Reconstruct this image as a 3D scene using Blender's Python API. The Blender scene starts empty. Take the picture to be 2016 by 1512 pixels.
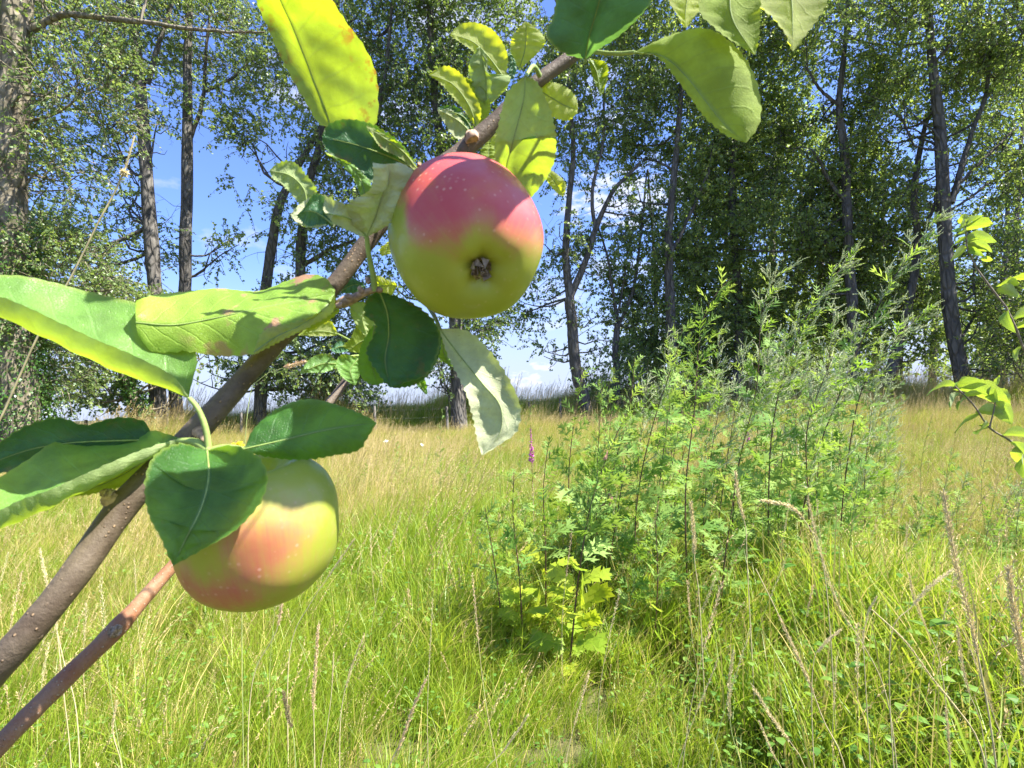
import bpy, math, random
import numpy as np
from mathutils import Vector, Matrix

# ------------------------------------------------------------------ camera
F = 1008.0                       # focal length in pixels of a 2016 px wide picture
CAM = np.array([0.0, 0.0, 1.30])
PITCH, ROLL = math.radians(2.4), math.radians(2.0)
fw = np.array([0, math.cos(PITCH), math.sin(PITCH)])
rt0 = np.array([1.0, 0, 0]); up0 = np.cross(rt0, fw)
rt = rt0*math.cos(ROLL) - up0*math.sin(ROLL)
up = np.cross(rt, fw)
scene = bpy.context.scene
col = scene.collection
cam_data = bpy.data.cameras.new('camera'); cam = bpy.data.objects.new('camera', cam_data); col.objects.link(cam)
M4 = Matrix.Identity(4)
for i in range(3):
    M4[i][0] = rt[i]; M4[i][1] = up[i]; M4[i][2] = -fw[i]; M4[i][3] = CAM[i]
cam.matrix_world = M4
cam_data.sensor_width = 36; cam_data.lens = 18.0
cam_data.clip_start = 0.01; cam_data.clip_end = 3000
cam_data.dof.use_dof = True; cam_data.dof.focus_distance = 1.1; cam_data.dof.aperture_fstop = 26.0
scene.camera = cam

# ------------------------------------------------------------------ light
SUN = np.array([0.54, -0.17, 0.83]); SUN /= np.linalg.norm(SUN)
el = math.asin(SUN[2]); az = math.atan2(SUN[0], SUN[1])
world = bpy.data.worlds.new('World'); scene.world = world; world.use_nodes = True
SKY_STRENGTH = 0.11
def build_world():
    nt = world.node_tree; nt.nodes.clear(); N = nt.nodes.new; L = nt.links.new
    sky = N('ShaderNodeTexSky'); sky.sky_type = 'NISHITA'; sky.sun_disc = False
    sky.sun_elevation = el; sky.sun_rotation = az; sky.air_density = 1.15; sky.dust_density = 0.7; sky.ozone_density = 3.5
    tc = N('ShaderNodeTexCoord')
    mp = N('ShaderNodeMapping'); mp.inputs['Scale'].default_value = (1, 1, 2.2); L(tc.outputs['Generated'], mp.inputs['Vector'])
    nz = N('ShaderNodeTexNoise'); nz.inputs['Scale'].default_value = 4.3; nz.inputs['Detail'].default_value = 9; nz.inputs['Roughness'].default_value = .56
    L(mp.outputs[0], nz.inputs['Vector'])
    r = N('ShaderNodeValToRGB'); r.color_ramp.elements[0].position = .56; r.color_ramp.elements[1].position = .70
    L(nz.outputs['Fac'], r.inputs[0])
    # thin haze of cloud low over the horizon
    sp = N('ShaderNodeSeparateXYZ'); L(tc.outputs['Generated'], sp.inputs[0])
    lo = N('ShaderNodeMapRange'); lo.inputs['From Min'].default_value = 0.0; lo.inputs['From Max'].default_value = 0.22
    lo.inputs['To Min'].default_value = .40; lo.inputs['To Max'].default_value = .0; L(sp.outputs['Z'], lo.inputs['Value'])
    mx = N('ShaderNodeMath'); mx.operation = 'MAXIMUM'; L(r.outputs['Color'], mx.inputs[0]); L(lo.outputs[0], mx.inputs[1])
    # a few small white clouds low over the field and one behind the wood
    last = mx.outputs[0]
    n2 = N('ShaderNodeTexNoise'); n2.inputs['Scale'].default_value = 34; n2.inputs['Detail'].default_value = 6; n2.inputs['Roughness'].default_value = .6; L(mp.outputs[0], n2.inputs['Vector'])
    for px, py, w, h in ((1035, 748, 62, 26), (1062, 722, 44, 14), (1240, 395, 170, 70), (850, 735, 60, 14), (1125, 765, 60, 14)):
        d = norm(P(px, py, 1.0)-CAM); ri = norm(np.cross(d, [0, 0, 1.])); uu = np.cross(ri, d)
        def dot(v, k):
            q = N('ShaderNodeVectorMath'); q.operation = 'DOT_PRODUCT'; q.inputs[1].default_value = tuple(v); L(tc.outputs['Generated'], q.inputs[0])
            s_ = N('ShaderNodeMath'); s_.operation = 'MULTIPLY'; s_.inputs[1].default_value = k; L(q.outputs['Value'], s_.inputs[0])
            t_ = N('ShaderNodeMath'); t_.operation = 'POWER'; t_.inputs[1].default_value = 2; L(s_.outputs[0], t_.inputs[0]); return t_.outputs[0]
        a_ = N('ShaderNodeMath'); a_.operation = 'ADD'; L(dot(ri, 1008/w), a_.inputs[0]); L(dot(uu, 1008/h), a_.inputs[1])
        b_ = N('ShaderNodeMath'); b_.operation = 'MULTIPLY_ADD'; b_.inputs[1].default_value = 3.2; L(n2.outputs['Fac'], b_.inputs[0]); 
        c_ = N('ShaderNodeMath'); c_.operation = 'MULTIPLY'; c_.inputs[1].default_value = -1; L(a_.outputs[0], c_.inputs[0]); L(c_.outputs[0], b_.inputs[2])
        e_ = N('ShaderNodeMapRange'); e_.interpolation_type = 'SMOOTHSTEP'; e_.inputs['From Min'].default_value = 1.0; e_.inputs['From Max'].default_value = 1.7; L(b_.outputs[0], e_.inputs['Value'])
        fr = N('ShaderNodeVectorMath'); fr.operation = 'DOT_PRODUCT'; fr.inputs[1].default_value = tuple(d); L(tc.outputs['Generated'], fr.inputs[0])
        g_ = N('ShaderNodeMath'); g_.operation = 'GREATER_THAN'; g_.inputs[1].default_value = 0; L(fr.outputs['Value'], g_.inputs[0])
        f_ = N('ShaderNodeMath'); f_.operation = 'MULTIPLY'; L(e_.outputs[0], f_.inputs[0]); L(g_.outputs[0], f_.inputs[1])
        m_ = N('ShaderNodeMath'); m_.operation = 'MAXIMUM'; L(last, m_.inputs[0]); L(f_.outputs[0], m_.inputs[1]); last = m_.outputs[0]
    ml = N('ShaderNodeMath'); ml.operation = 'MULTIPLY'; ml.inputs[1].default_value = .85; L(last, ml.inputs[0])
    mixc = N('ShaderNodeMix'); mixc.data_type = 'RGBA'; mixc.inputs['B'].default_value = (2.9, 3.05, 3.5, 1)
    hz = N('ShaderNodeMapRange'); hz.interpolation_type = 'SMOOTHSTEP'; hz.inputs['From Min'].default_value = 0.0; hz.inputs['From Max'].default_value = 0.30
    hz.inputs['To Min'].default_value = .92; hz.inputs['To Max'].default_value = .0; L(sp.outputs['Z'], hz.inputs['Value'])
    tn = N('ShaderNodeMix'); tn.data_type = 'RGBA'; tn.blend_type = 'MULTIPLY'; tn.inputs['Factor'].default_value = 1; tn.inputs['B'].default_value = (.56, .62, .90, 1); L(sky.outputs[0], tn.inputs['A'])
    hm = N('ShaderNodeMix'); hm.data_type = 'RGBA'; hm.inputs['B'].default_value = (1.75, 2.15, 3.1, 1); L(hz.outputs[0], hm.inputs['Factor']); L(tn.outputs['Result'], hm.inputs['A'])
    L(ml.outputs[0], mixc.inputs['Factor']); L(hm.outputs['Result'], mixc.inputs['A'])
    bg = N('ShaderNodeBackground'); bg.inputs['Strength'].default_value = SKY_STRENGTH; L(mixc.outputs['Result'], bg.inputs['Color'])
    out = N('ShaderNodeOutputWorld'); L(bg.outputs[0], out.inputs['Surface'])
sd = bpy.data.lights.new('sun', 'SUN'); sd.energy = 4.9; sd.angle = math.radians(.55); sd.color = (1.0, .955, .87)
sun = bpy.data.objects.new('sun', sd); col.objects.link(sun); sun.location = (20, 0, 30)
sun.rotation_euler = Vector(SUN).to_track_quat('Z', 'Y').to_euler()
vs = scene.view_settings
scene.display_settings.display_device = 'sRGB'
vs.view_transform = 'Standard'; vs.look = 'None'; vs.gamma = 1; vs.use_curve_mapping = False; vs.exposure = 1.75
scene.cycles.max_bounces = 8; scene.cycles.transparent_max_bounces = 8
scene.cycles.transmission_bounces = 6; scene.cycles.diffuse_bounces = 4; scene.cycles.use_denoising = True
scene.cycles.sample_clamp_indirect = 6.0

# ------------------------------------------------------------------ helpers
def P(px, py, d):
    """world point at depth d (metres along the view axis) seen at pixel px, py"""
    return CAM + fw*d + rt*((px-1008.0)/F*d) - up*((py-756.0)/F*d)
def PP(pts): return np.array([P(*p) for p in pts])
def sstep(a, b, x):
    t = np.clip((x-a)/(b-a), 0, 1); return t*t*(3-2*t)
def gz(x, y):
    x = np.asarray(x, float); y = np.asarray(y, float)
    h = .28*sstep(5, 20, y) + .50*sstep(1, 15, x)*sstep(5, 19, y)
    h = h + (.55 - .3*sstep(4, 16, x))*sstep(20.5, 24.5, y) - 1.6*sstep(31, 60, y)
    h = h + .035*np.sin(x*.9+1.3)*np.sin(y*.7+.4)*sstep(1, 4, np.hypot(x, y)) + .02*np.sin(x*2.3)*np.sin(y*1.9+1)
    return h
def ground(px, py):
    """ground point seen at pixel px, py"""
    d = fw + rt*((px-1008.0)/F) - up*((py-756.0)/F)
    t = .5
    for _ in range(4000):
        p = CAM + d*t
        if p[2] <= float(gz(p[0], p[1])): break
        t += .01 + t*.002
    return p
def gat(px, d):
    """ground point under the pixel column px at depth d"""
    p = P(px, 800, d); p[2] = float(gz(p[0], p[1])); return p

class MB:
    """collects vertices and faces of ONE mesh, with uv and a per-vertex value 'tint'"""
    def __init__(s): s.v=[]; s.f=[]; s.uv=[]; s.t=[]; s.m=[]; s.n=0
    def add(s, V, Fc, uv=None, tint=0.5, mat=0):
        V = np.asarray(V, float).reshape(-1, 3); k = len(V)
        s.v.append(V)
        s.uv.append(np.zeros((k, 2)) if uv is None else np.asarray(uv, float))
        s.t.append(np.full(k, tint, float) if np.isscalar(tint) else np.asarray(tint, float))
        if isinstance(Fc, np.ndarray):
            s.f.append(Fc + s.n); s.m.append(np.full(len(Fc), mat))
        else:
            by = {}
            for f in Fc: by.setdefault(len(f), []).append(f)
            for q in by.values():
                a = np.array(q, int); s.f.append(a + s.n); s.m.append(np.full(len(a), mat))
        s.n += k
    def mesh(s, name, mats, smooth=True):
        me = bpy.data.meshes.new(name)
        V = np.concatenate(s.v); me.vertices.add(len(V)); me.vertices.foreach_set('co', V.astype(np.float32).ravel())
        tot = np.concatenate([np.full(len(a), a.shape[1]) for a in s.f])
        idx = np.concatenate([a.ravel() for a in s.f]).astype(np.int32)
        me.loops.add(len(idx)); me.polygons.add(len(tot))
        me.loops.foreach_set('vertex_index', idx)
        st = np.concatenate([[0], np.cumsum(tot)[:-1]]).astype(np.int32)
        me.polygons.foreach_set('loop_start', st); me.polygons.foreach_set('loop_total', tot.astype(np.int32))
        me.polygons.foreach_set('material_index', np.concatenate(s.m).astype(np.int32))
        me.polygons.foreach_set('use_smooth', np.full(len(tot), smooth))
        uvl = me.uv_layers.new(name='UVMap'); uvl.data.foreach_set('uv', np.concatenate(s.uv)[idx].astype(np.float32).ravel())
        at = me.attributes.new('tint', 'FLOAT', 'POINT'); at.data.foreach_set('value', np.concatenate(s.t).astype(np.float32))
        for m in mats if isinstance(mats, (list, tuple)) else [mats]: me.materials.append(m)
        me.update(); me.validate()
        return me
    def build(s, name, mats, parent=None, smooth=True):
        return link(name, s.mesh(name, mats, smooth), parent)
def link(name, me, parent=None, mat=None):
    o = bpy.data.objects.new(name, me); col.objects.link(o)
    if parent is not None: o.parent = parent
    if mat is not None: o.matrix_basis = mat
    return o
def tag(o, label=None, cat=None, group=None, kind=None):
    if label: o['label'] = label
    if cat: o['category'] = cat
    if group: o['group'] = group
    if kind: o['kind'] = kind
    return o
def thing(name, loc, label, cat, group=None):
    """an Empty at the thing's base; its parts are built in world coordinates minus this location"""
    o = bpy.data.objects.new(name, None); col.objects.link(o); o.location = loc; o.empty_display_size = .1
    return tag(o, label, cat, group)

def norm(a): 
    a = np.asarray(a, float); return a/np.maximum(np.linalg.norm(a, axis=-1, keepdims=True), 1e-9)
build_world()
def catmull(pts, n):
    """n samples along a smooth curve through pts (any dimension)"""
    p = np.asarray(pts, float)
    if len(p) == 2: 
        t = np.linspace(0, 1, n)[:, None]; return p[0]*(1-t)+p[1]*t
    seg = np.linalg.norm(np.diff(p, axis=0), axis=1)**.5; T = np.concatenate([[0], np.cumsum(np.maximum(seg, 1e-6))])
    m = np.zeros_like(p)
    m[1:-1] = ((p[2:]-p[1:-1])/(T[2:]-T[1:-1])[:, None]*(T[1:-1]-T[:-2])[:, None] + (p[1:-1]-p[:-2])/(T[1:-1]-T[:-2])[:, None]*(T[2:]-T[1:-1])[:, None])/(T[2:]-T[:-2])[:, None]
    m[0] = (p[1]-p[0])/(T[1]-T[0]); m[-1] = (p[-1]-p[-2])/(T[-1]-T[-2])
    # equal steps along the polyline length
    L = np.concatenate([[0], np.cumsum(np.linalg.norm(np.diff(p, axis=0), axis=1))])
    s = np.linspace(0, L[-1], n); t = np.interp(s, L, T)
    k = np.clip(np.searchsorted(T, t, side='right')-1, 0, len(p)-2)
    h = (T[k+1]-T[k])[:, None]; u = ((t-T[k])[:, None])/h
    return (2*u**3-3*u**2+1)*p[k] + (u**3-2*u**2+u)*h*m[k] + (-2*u**3+3*u**2)*p[k+1] + (u**3-u**2)*h*m[k+1]
def tube(mb, path, rad, sides=8, tint=.5, mat=0, cap=True, rough=0.0, seed=0):
    path = np.asarray(path, float); n = len(path); rad = np.broadcast_to(np.asarray(rad, float), (n,))
    tg = norm(np.gradient(path, axis=0))
    ref = np.array([.3, .2, 1.0]) if abs(tg[0][2]) < .8 else np.array([1.0, .1, .2])
    a = norm(np.cross(tg[0], ref)); A = []
    for i in range(n):
        a = norm(a - tg[i]*np.dot(a, tg[i])); A.append(a)
    A = np.array(A); B = np.cross(tg, A)
    th = np.arange(sides)*2*math.pi/sides
    R = rad[:, None]*np.ones(sides)
    if rough: R = R*(1+rough*np.random.RandomState(seed).randn(n, sides)*.5)
    V = path[:, None, :] + R[..., None]*(np.cos(th)[None, :, None]*A[:, None, :] + np.sin(th)[None, :, None]*B[:, None, :])
    idx = np.arange(n*sides).reshape(n, sides); nx = np.roll(idx, -1, 1)
    Q = np.stack([idx[:-1], nx[:-1], nx[1:], idx[1:]], -1).reshape(-1, 4)
    L = np.concatenate([[0], np.cumsum(np.linalg.norm(np.diff(path, axis=0), axis=1))])
    uv = np.stack([np.broadcast_to(th/6.2832, (n, sides)), np.broadcast_to(L[:, None], (n, sides))], -1).reshape(-1, 2)
    tt = tint if np.isscalar(tint) else np.repeat(tint, sides)
    mb.add(V.reshape(-1, 3), Q, uv, tt, mat)
    if cap:
        c = [list(range(sides))[::-1]]; mb.add(V[0], c, None, .5, mat); mb.add(V[-1], [list(range(sides))], None, .5, mat)

# ------------------------------------------------------------------ materials
class NT:
    def __init__(s, name):
        s.m = bpy.data.materials.new(name); s.m.use_nodes = True; s.nt = s.m.node_tree; s.nt.nodes.clear()
    def n(s, t, **kw):
        nd = s.nt.nodes.new('ShaderNode'+t)
        for k, v in kw.items():
            if k.startswith('_'): nd.inputs[int(k[1:])].default_value = v
            else: setattr(nd, k, v)
        return nd
    def l(s, a, b): s.nt.links.new(a, b)
    def math(s, op, a, b=None, clamp=False):
        nd = s.n('Math', operation=op); nd.use_clamp = clamp
        for i, x in enumerate((a, b)):
            if x is None: continue
            if isinstance(x, (int, float)): nd.inputs[i].default_value = x
            else: s.l(x, nd.inputs[i])
        return nd.outputs[0]
    def mix(s, f, a, b):
        nd = s.n('Mix', data_type='RGBA')
        for k, x in (('Factor', f), ('A', a), ('B', b)):
            if isinstance(x, (int, float)): nd.inputs[k].default_value = x
            elif isinstance(x, tuple): nd.inputs[k].default_value = (*x, 1) if len(x) == 3 else x
            else: s.l(x, nd.inputs[k])
        return nd.outputs['Result']
    def noise(s, vec, scale, detail=3, rough=.55, dist=0):
        nd = s.n('TexNoise'); nd.inputs['Scale'].default_value = scale; nd.inputs['Detail'].default_value = detail
        nd.inputs['Roughness'].default_value = rough; nd.inputs['Distortion'].default_value = dist
        if vec is not None: s.l(vec, nd.inputs['Vector'])
        return nd.outputs['Fac']
    def ramp(s, f, lo, hi, a=0.0, b=1.0):
        nd = s.n('MapRange'); nd.interpolation_type = 'SMOOTHSTEP'
        nd.inputs['From Min'].default_value = lo; nd.inputs['From Max'].default_value = hi
        nd.inputs['To Min'].default_value = a; nd.inputs['To Max'].default_value = b; s.l(f, nd.inputs['Value']); return nd.outputs[0]
    def attr(s, name): 
        nd = s.n('Attribute'); nd.attribute_name = name; return nd
    def out(s, sh, disp=None):
        o = s.n('OutputMaterial'); s.l(sh, o.inputs['Surface']); return s.m
    def bump(s, h, strength, dist):
        b = s.n('Bump'); b.inputs['Strength'].default_value = strength; b.inputs['Distance'].default_value = dist; s.l(h, b.inputs['Height']); return b.outputs[0]
    def prin(s, colr, rough=.6, spec=.4, normal=None):
        p = s.n('BsdfPrincipled')
        if isinstance(colr, tuple): p.inputs['Base Color'].default_value = (*colr, 1)
        else: s.l(colr, p.inputs['Base Color'])
        if isinstance(rough, (int, float)): p.inputs['Roughness'].default_value = rough
        else: s.l(rough, p.inputs['Roughness'])
        p.inputs['Specular IOR Level'].default_value = spec
        if normal is not None: s.l(normal, p.inputs['Normal'])
        return p
    def leafy(s, colr, trans, fac, rough=.5, spec=.3, normal=None):
        p = s.prin(colr, rough, spec, normal); t = s.n('BsdfTranslucent')
        if isinstance(trans, tuple): t.inputs['Color'].default_value = (*trans, 1)
        else: s.l(trans, t.inputs['Color'])
        mx = s.n('MixShader'); mx.inputs[0].default_value = fac if isinstance(fac, (int, float)) else .4
        if not isinstance(fac, (int, float)): s.l(fac, mx.inputs[0])
        s.l(p.outputs[0], mx.inputs[1]); s.l(t.outputs[0], mx.inputs[2]); return mx.outputs[0]

def apple_leaf_mat(name, top, under, trans, rust=0.0, spots=0.0, fac=.45, side_veins=8.0):
    s = NT(name); uv = s.n('UVMap'); sp = s.n('SeparateXYZ'); s.l(uv.outputs[0], sp.inputs[0])
    geo = s.n('NewGeometry'); tc = s.n('TexCoord'); ob = tc.outputs['Object']
    u = sp.outputs[0]; v = s.math('ABSOLUTE', s.math('SUBTRACT', sp.outputs[1], .5)); v2 = s.math('MULTIPLY', v, 2)
    mid = s.ramp(v2, .015, .06, 1, 0)
    wob = s.math('MULTIPLY', s.noise(uv.outputs[0], 9, 2), .12)
    ph = s.math('ADD', s.math('SUBTRACT', s.math('MULTIPLY', u, side_veins), s.math('MULTIPLY', s.math('POWER', v2, .8), 1.7)), wob)
    fr = s.math('ABSOLUTE', s.math('SUBTRACT', s.math('FRACT', ph), .5))
    sv = s.math('MULTIPLY', s.ramp(fr, .0, .09, 1, 0), s.ramp(v2, .55, 1.0, .75, .1))
    vein = s.math('MAXIMUM', mid, s.math('MULTIPLY', sv, .55))
    # fine net of veins: bumps between the side veins
    vo = s.n('TexVoronoi', feature='DISTANCE_TO_EDGE'); vo.inputs['Scale'].default_value = 900; s.l(ob, vo.inputs['Vector'])
    net = s.ramp(vo.outputs['Distance'], .0, .12, 1, 0)
    big = s.noise(ob, 55, 4, .6); fine = s.noise(ob, 420, 3, .6)
    var = s.ramp(big, .3, .7, .78, 1.25)
    def scaled(c, f):
        m = s.n('VectorMath', operation='SCALE'); m.inputs[0].default_value = c; s.l(f, m.inputs['Scale']); return m.outputs[0]
    ct = s.mix(s.math('MULTIPLY', vein, .55), scaled(top, var), tuple(min(1, c*1.7+.06) for c in top))
    ct = s.mix(s.math('MULTIPLY', net, .22), ct, tuple(c*.6 for c in top))
    cu = s.mix(s.math('MULTIPLY', vein, .6), scaled(under, var), tuple(min(1, c*1.25+.05) for c in under))
    cu = s.mix(s.ramp(fine, .45, .75, 0, .35), cu, tuple(c*.75 for c in under))
    edge = s.ramp(v2, .93, 1.0, 0, .55)
    ct = s.mix(edge, ct, (.30, .38, .07)); 
    ctr = s.mix(s.math('MULTIPLY', vein, .65), scaled(trans, var), tuple(c*.42 for c in trans))
    if rust:
        rm = s.math('MULTIPLY', s.ramp(s.noise(ob, 130, 4, .65), .52, .66), s.ramp(v2, .45, 1.0, .05, rust))
        ct = s.mix(rm, ct, (.22, .09, .035)); cu = s.mix(rm, cu, (.30, .15, .07)); ctr = s.mix(rm, ctr, (.5, .2, .02))
    if spots:
        sm = s.math('MULTIPLY', s.ramp(s.noise(ob, 85, 3, .5), .56, .66), s.ramp(u, .15, .35, 0, spots))
        ct = s.mix(sm, ct, (.56, .26, .20)); ctr = s.mix(sm, ctr, (.55, .22, .08))
        ct = s.mix(s.ramp(u, .0, .7, .8, .0), ct, (.36, .52, .07))  # lime toward the base puts the sunlit part of the leaf into its colour
    tiny = s.ramp(s.noise(ob, 700, 1, .5), .74, .80, 0, .5)
    ct = s.mix(tiny, ct, (.18, .12, .05)); cu = s.mix(tiny, cu, (.20, .14, .07))
    c = s.mix(geo.outputs['Backfacing'], ct, cu)
    h = s.math('ADD', s.math('MULTIPLY', s.math('SUBTRACT', 1.0, vein), 1.0), s.math('MULTIPLY', net, -.25))
    h = s.math('ADD', h, s.math('MULTIPLY', fine, .35))
    rough = s.mix(geo.outputs['Backfacing'], (.42,)*3, (.85,)*3)
    return s.out(s.leafy(c, ctr, fac, rough, .42, s.bump(h, .55, .0009)))

def simple_leaf_mat(name, c1, c2, t1, t2, fac=.4, rough=.5, spec=.3, inst=False, dry=None):
    """plant leaves: colour runs from c1 to c2 by each leaf's tint"""
    s = NT(name); t = s.attr('tint').outputs['Fac']
    if inst:
        oi = s.n('ObjectInfo'); t = s.math('ADD', s.math('MULTIPLY', t, .55), s.math('MULTIPLY', oi.outputs['Random'], .45))
    tc = s.n('TexCoord'); nz = s.noise(tc.outputs['Object'], 30, 2)
    t = s.math('ADD', t, s.math('MULTIPLY', s.math('SUBTRACT', nz, .5), .5), True)
    c = s.mix(t, c1, c2); tr = s.mix(t, t1, t2)
    return s.out(s.leafy(c, tr, fac, rough, spec))

def bark_mat(name, c1, c2, scale=8, stretch=.25, bump=.02, lichen=None, lent=0, rough=.85, bstr=.8):
    s = NT(name); tc = s.n('TexCoord'); mp = s.n('Mapping'); mp.inputs['Scale'].default_value = (1, 1, stretch); s.l(tc.outputs['Object'], mp.inputs['Vector'])
    n1 = s.noise(mp.outputs[0], scale, 6, .65, .4); n2 = s.noise(tc.outputs['Object'], scale*.3, 3)
    vo = s.n('TexVoronoi', feature='DISTANCE_TO_EDGE'); vo.inputs['Scale'].default_value = scale*1.2; s.l(mp.outputs[0], vo.inputs['Vector'])
    cr = s.ramp(vo.outputs['Distance'], 0, .22)
    c = s.mix(s.ramp(n1, .3, .7), c1, c2); c = s.mix(s.ramp(n2, .4, .7, 0, .5), c, tuple(x*1.35 for x in c2)); c = s.mix(s.math('SUBTRACT', .45, s.math('MULTIPLY', cr, .45)), c, tuple(x*.35 for x in c1))
    if lichen: c = s.mix(s.ramp(s.noise(tc.outputs['Object'], scale*.8, 5, .7), .52, .68, 0, .8), c, lichen)
    h = s.math('ADD', n1, s.math('MULTIPLY', cr, .8))
    return s.out(s.prin(c, rough, .25, s.bump(h, bstr, bump)).outputs[0])

def twig_mat(name, c1, c2, spot=(.55, .42, .28), amount=.8, scale=1.0):
    """smooth young apple bark with pale lenticels"""
    s = NT(name); tc = s.n('TexCoord'); ob = tc.outputs['Object']
    uv = s.n('UVMap'); mp = s.n('Mapping'); mp.inputs['Scale'].default_value = (13*scale, 300*scale, 1); s.l(uv.outputs[0], mp.inputs['Vector'])
    n1 = s.noise(ob, 60, 6, .7); n2 = s.noise(ob, 420, 4, .7)
    c = s.mix(s.ramp(n1, .3, .7), c1, c2); c = s.mix(s.ramp(n2, .45, .75, 0, .4), c, tuple(x*.6 for x in c1))
    vo = s.n('TexVoronoi'); vo.inputs['Scale'].default_value = 1.0; vo.inputs['Randomness'].default_value = 1; s.l(mp.outputs[0], vo.inputs['Vector'])
    sz = s.math('MULTIPLY', s.n('SeparateXYZ').outputs[0], 1)
    sep = s.n('SeparateColor'); s.l(vo.outputs['Color'], sep.inputs[0])
    on = s.ramp(sep.outputs[0], .35, .45)
    sp = s.math('MULTIPLY', s.math('MULTIPLY', s.ramp(vo.outputs['Distance'], .13, .25, 1, 0), on), amount)
    c = s.mix(sp, c, spot)
    h = s.math('ADD', s.math('MULTIPLY', n1, .6), s.math('ADD', s.math('MULTIPLY', n2, .3), sp))
    return s.out(s.prin(c, .6, .35, s.bump(h, .9, .0016)).outputs[0])

def apple_mat():
    s = NT('apple_skin'); bl = s.attr('blush').outputs['Fac']; ax = s.attr('tint').outputs['Fac']
    tc = s.n('TexCoord'); ob = tc.outputs['Object']
    nz = s.noise(ob, 26, 4, .6); nf = s.noise(ob, 160, 3, .6)
    b = s.math('ADD', bl, s.math('MULTIPLY', s.math('SUBTRACT', nz, .5), .9))
    b = s.math('ADD', b, s.math('MULTIPLY', s.math('SUBTRACT', nf, .5), .16))
    uv = s.n('UVMap'); mp = s.n('Mapping'); mp.inputs['Scale'].default_value = (46, 2.2, 1); s.l(uv.outputs[0], mp.inputs['Vector'])
    st = s.noise(mp.outputs[0], 1.0, 5, .65, .3); b = s.math('ADD', b, s.math('MULTIPLY', s.math('SUBTRACT', st, .5), .34))
    base = s.mix(s.ramp(s.noise(ob, 12, 2), .3, .7), (.21, .28, .018), (.37, .38, .03))
    c = s.mix(s.ramp(b, .10, .62), base, (.46, .20, .07)); c = s.mix(s.ramp(b, .38, 1.0), c, (.50, .060, .062))
    # pale lenticels, and a greyish bloom
    vo = s.n('TexVoronoi'); vo.inputs['Scale'].default_value = 330; s.l(ob, vo.inputs['Vector'])
    sep = s.n('SeparateColor'); s.l(vo.outputs['Color'], sep.inputs[0])
    sp = s.math('MULTIPLY', s.ramp(vo.outputs['Distance'], .08, .34, 1, 0), s.ramp(sep.outputs[0], .5, 1.0, 0, .45))
    c = s.mix(s.math('MULTIPLY', sp, s.ramp(b, .2, .6, .35, 1)), c, (.78, .48, .34))
    c = s.mix(s.ramp(nz, .45, .75, .02, .13), c, (.62, .60, .58))
    c = s.mix(ax, c, (.10, .08, .03))
    p = s.prin(c, s.ramp(nf, .3, .7, .46, .58), .35, s.bump(nf, .12, .0006))
    p.inputs['Coat Weight'].default_value = .22; p.inputs['Coat Roughness'].default_value = .15
    p.inputs['Subsurface Weight'].default_value = .12; p.inputs['Subsurface Radius'].default_value = (1, .6, .2); p.inputs['Subsurface Scale'].default_value = .004
    return s.out(p.outputs[0])

def flat_mat(name, c, rough=.7, spec=.2, vary=.3, scale=60):
    s = NT(name); tc = s.n('TexCoord'); n = s.noise(tc.outputs['Object'], scale, 3)
    cc = s.mix(s.ramp(n, .3, .7), tuple(x*(1-vary) for x in c), tuple(min(1, x*(1+vary)) for x in c))
    return s.out(s.prin(cc, rough, spec).outputs[0])

MAT = {}
GREEN_TOP = (.045, .14, .03); UNDER = (.34, .42, .24); TRANS = (.50, .62, .015)
MAT['leaf'] = apple_leaf_mat('apple_leaf', GREEN_TOP, UNDER, (.33, .58, .02), fac=.42)
MAT['leaf_fresh'] = apple_leaf_mat('fresh_apple_leaf', (.15, .31, .06), (.36, .44, .20), (.44, .60, .025), fac=.42)
MAT['leaf_rust'] = apple_leaf_mat('rusty_apple_leaf', (.05, .14, .035), (.34, .40, .16), (.50, .66, .015), rust=.9, fac=.52)
MAT['leaf_spot'] = apple_leaf_mat('spotted_apple_leaf', (.24, .42, .055), (.38, .44, .10), (.60, .70, .02), spots=.8, rust=.0, fac=.4)
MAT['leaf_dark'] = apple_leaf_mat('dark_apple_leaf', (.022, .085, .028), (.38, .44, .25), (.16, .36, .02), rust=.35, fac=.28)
MAT['leaf_blue'] = apple_leaf_mat('bluish_apple_leaf', (.06, .16, .075), (.30, .40, .24), (.20, .42, .06), fac=.3)
MAT['leaf_shade'] = apple_leaf_mat('shaded_olive_leaf', (.07, .16, .03), (.25, .33, .07), (.50, .60, .02), fac=.5)  # olive leaf with some shade worked into its colour
MAT['leaf_down'] = apple_leaf_mat('downy_apple_leaf', (.12, .26, .06), (.52, .55, .34), (.50, .60, .05), fac=.38)
MAT['petiole'] = flat_mat('leaf_stalk', (.24, .32, .085), .6, .3, .2, 200)
MAT['branch'] = twig_mat('apple_bark', (.085, .060, .040), (.15, .115, .08), (.42, .28, .16), .75)
MAT['shoot'] = twig_mat('red_shoot_bark', (.26, .11, .05), (.30, .18, .10), (.62, .45, .32), .9, 1.25)
MAT['spur'] = flat_mat('spur_bark', (.34, .23, .16), .7, .25, .4, 350)
MAT['apple'] = apple_mat()
MAT['calyx'] = flat_mat('dry_calyx', (.30, .23, .16), .9, .1, .5, 700)
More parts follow.
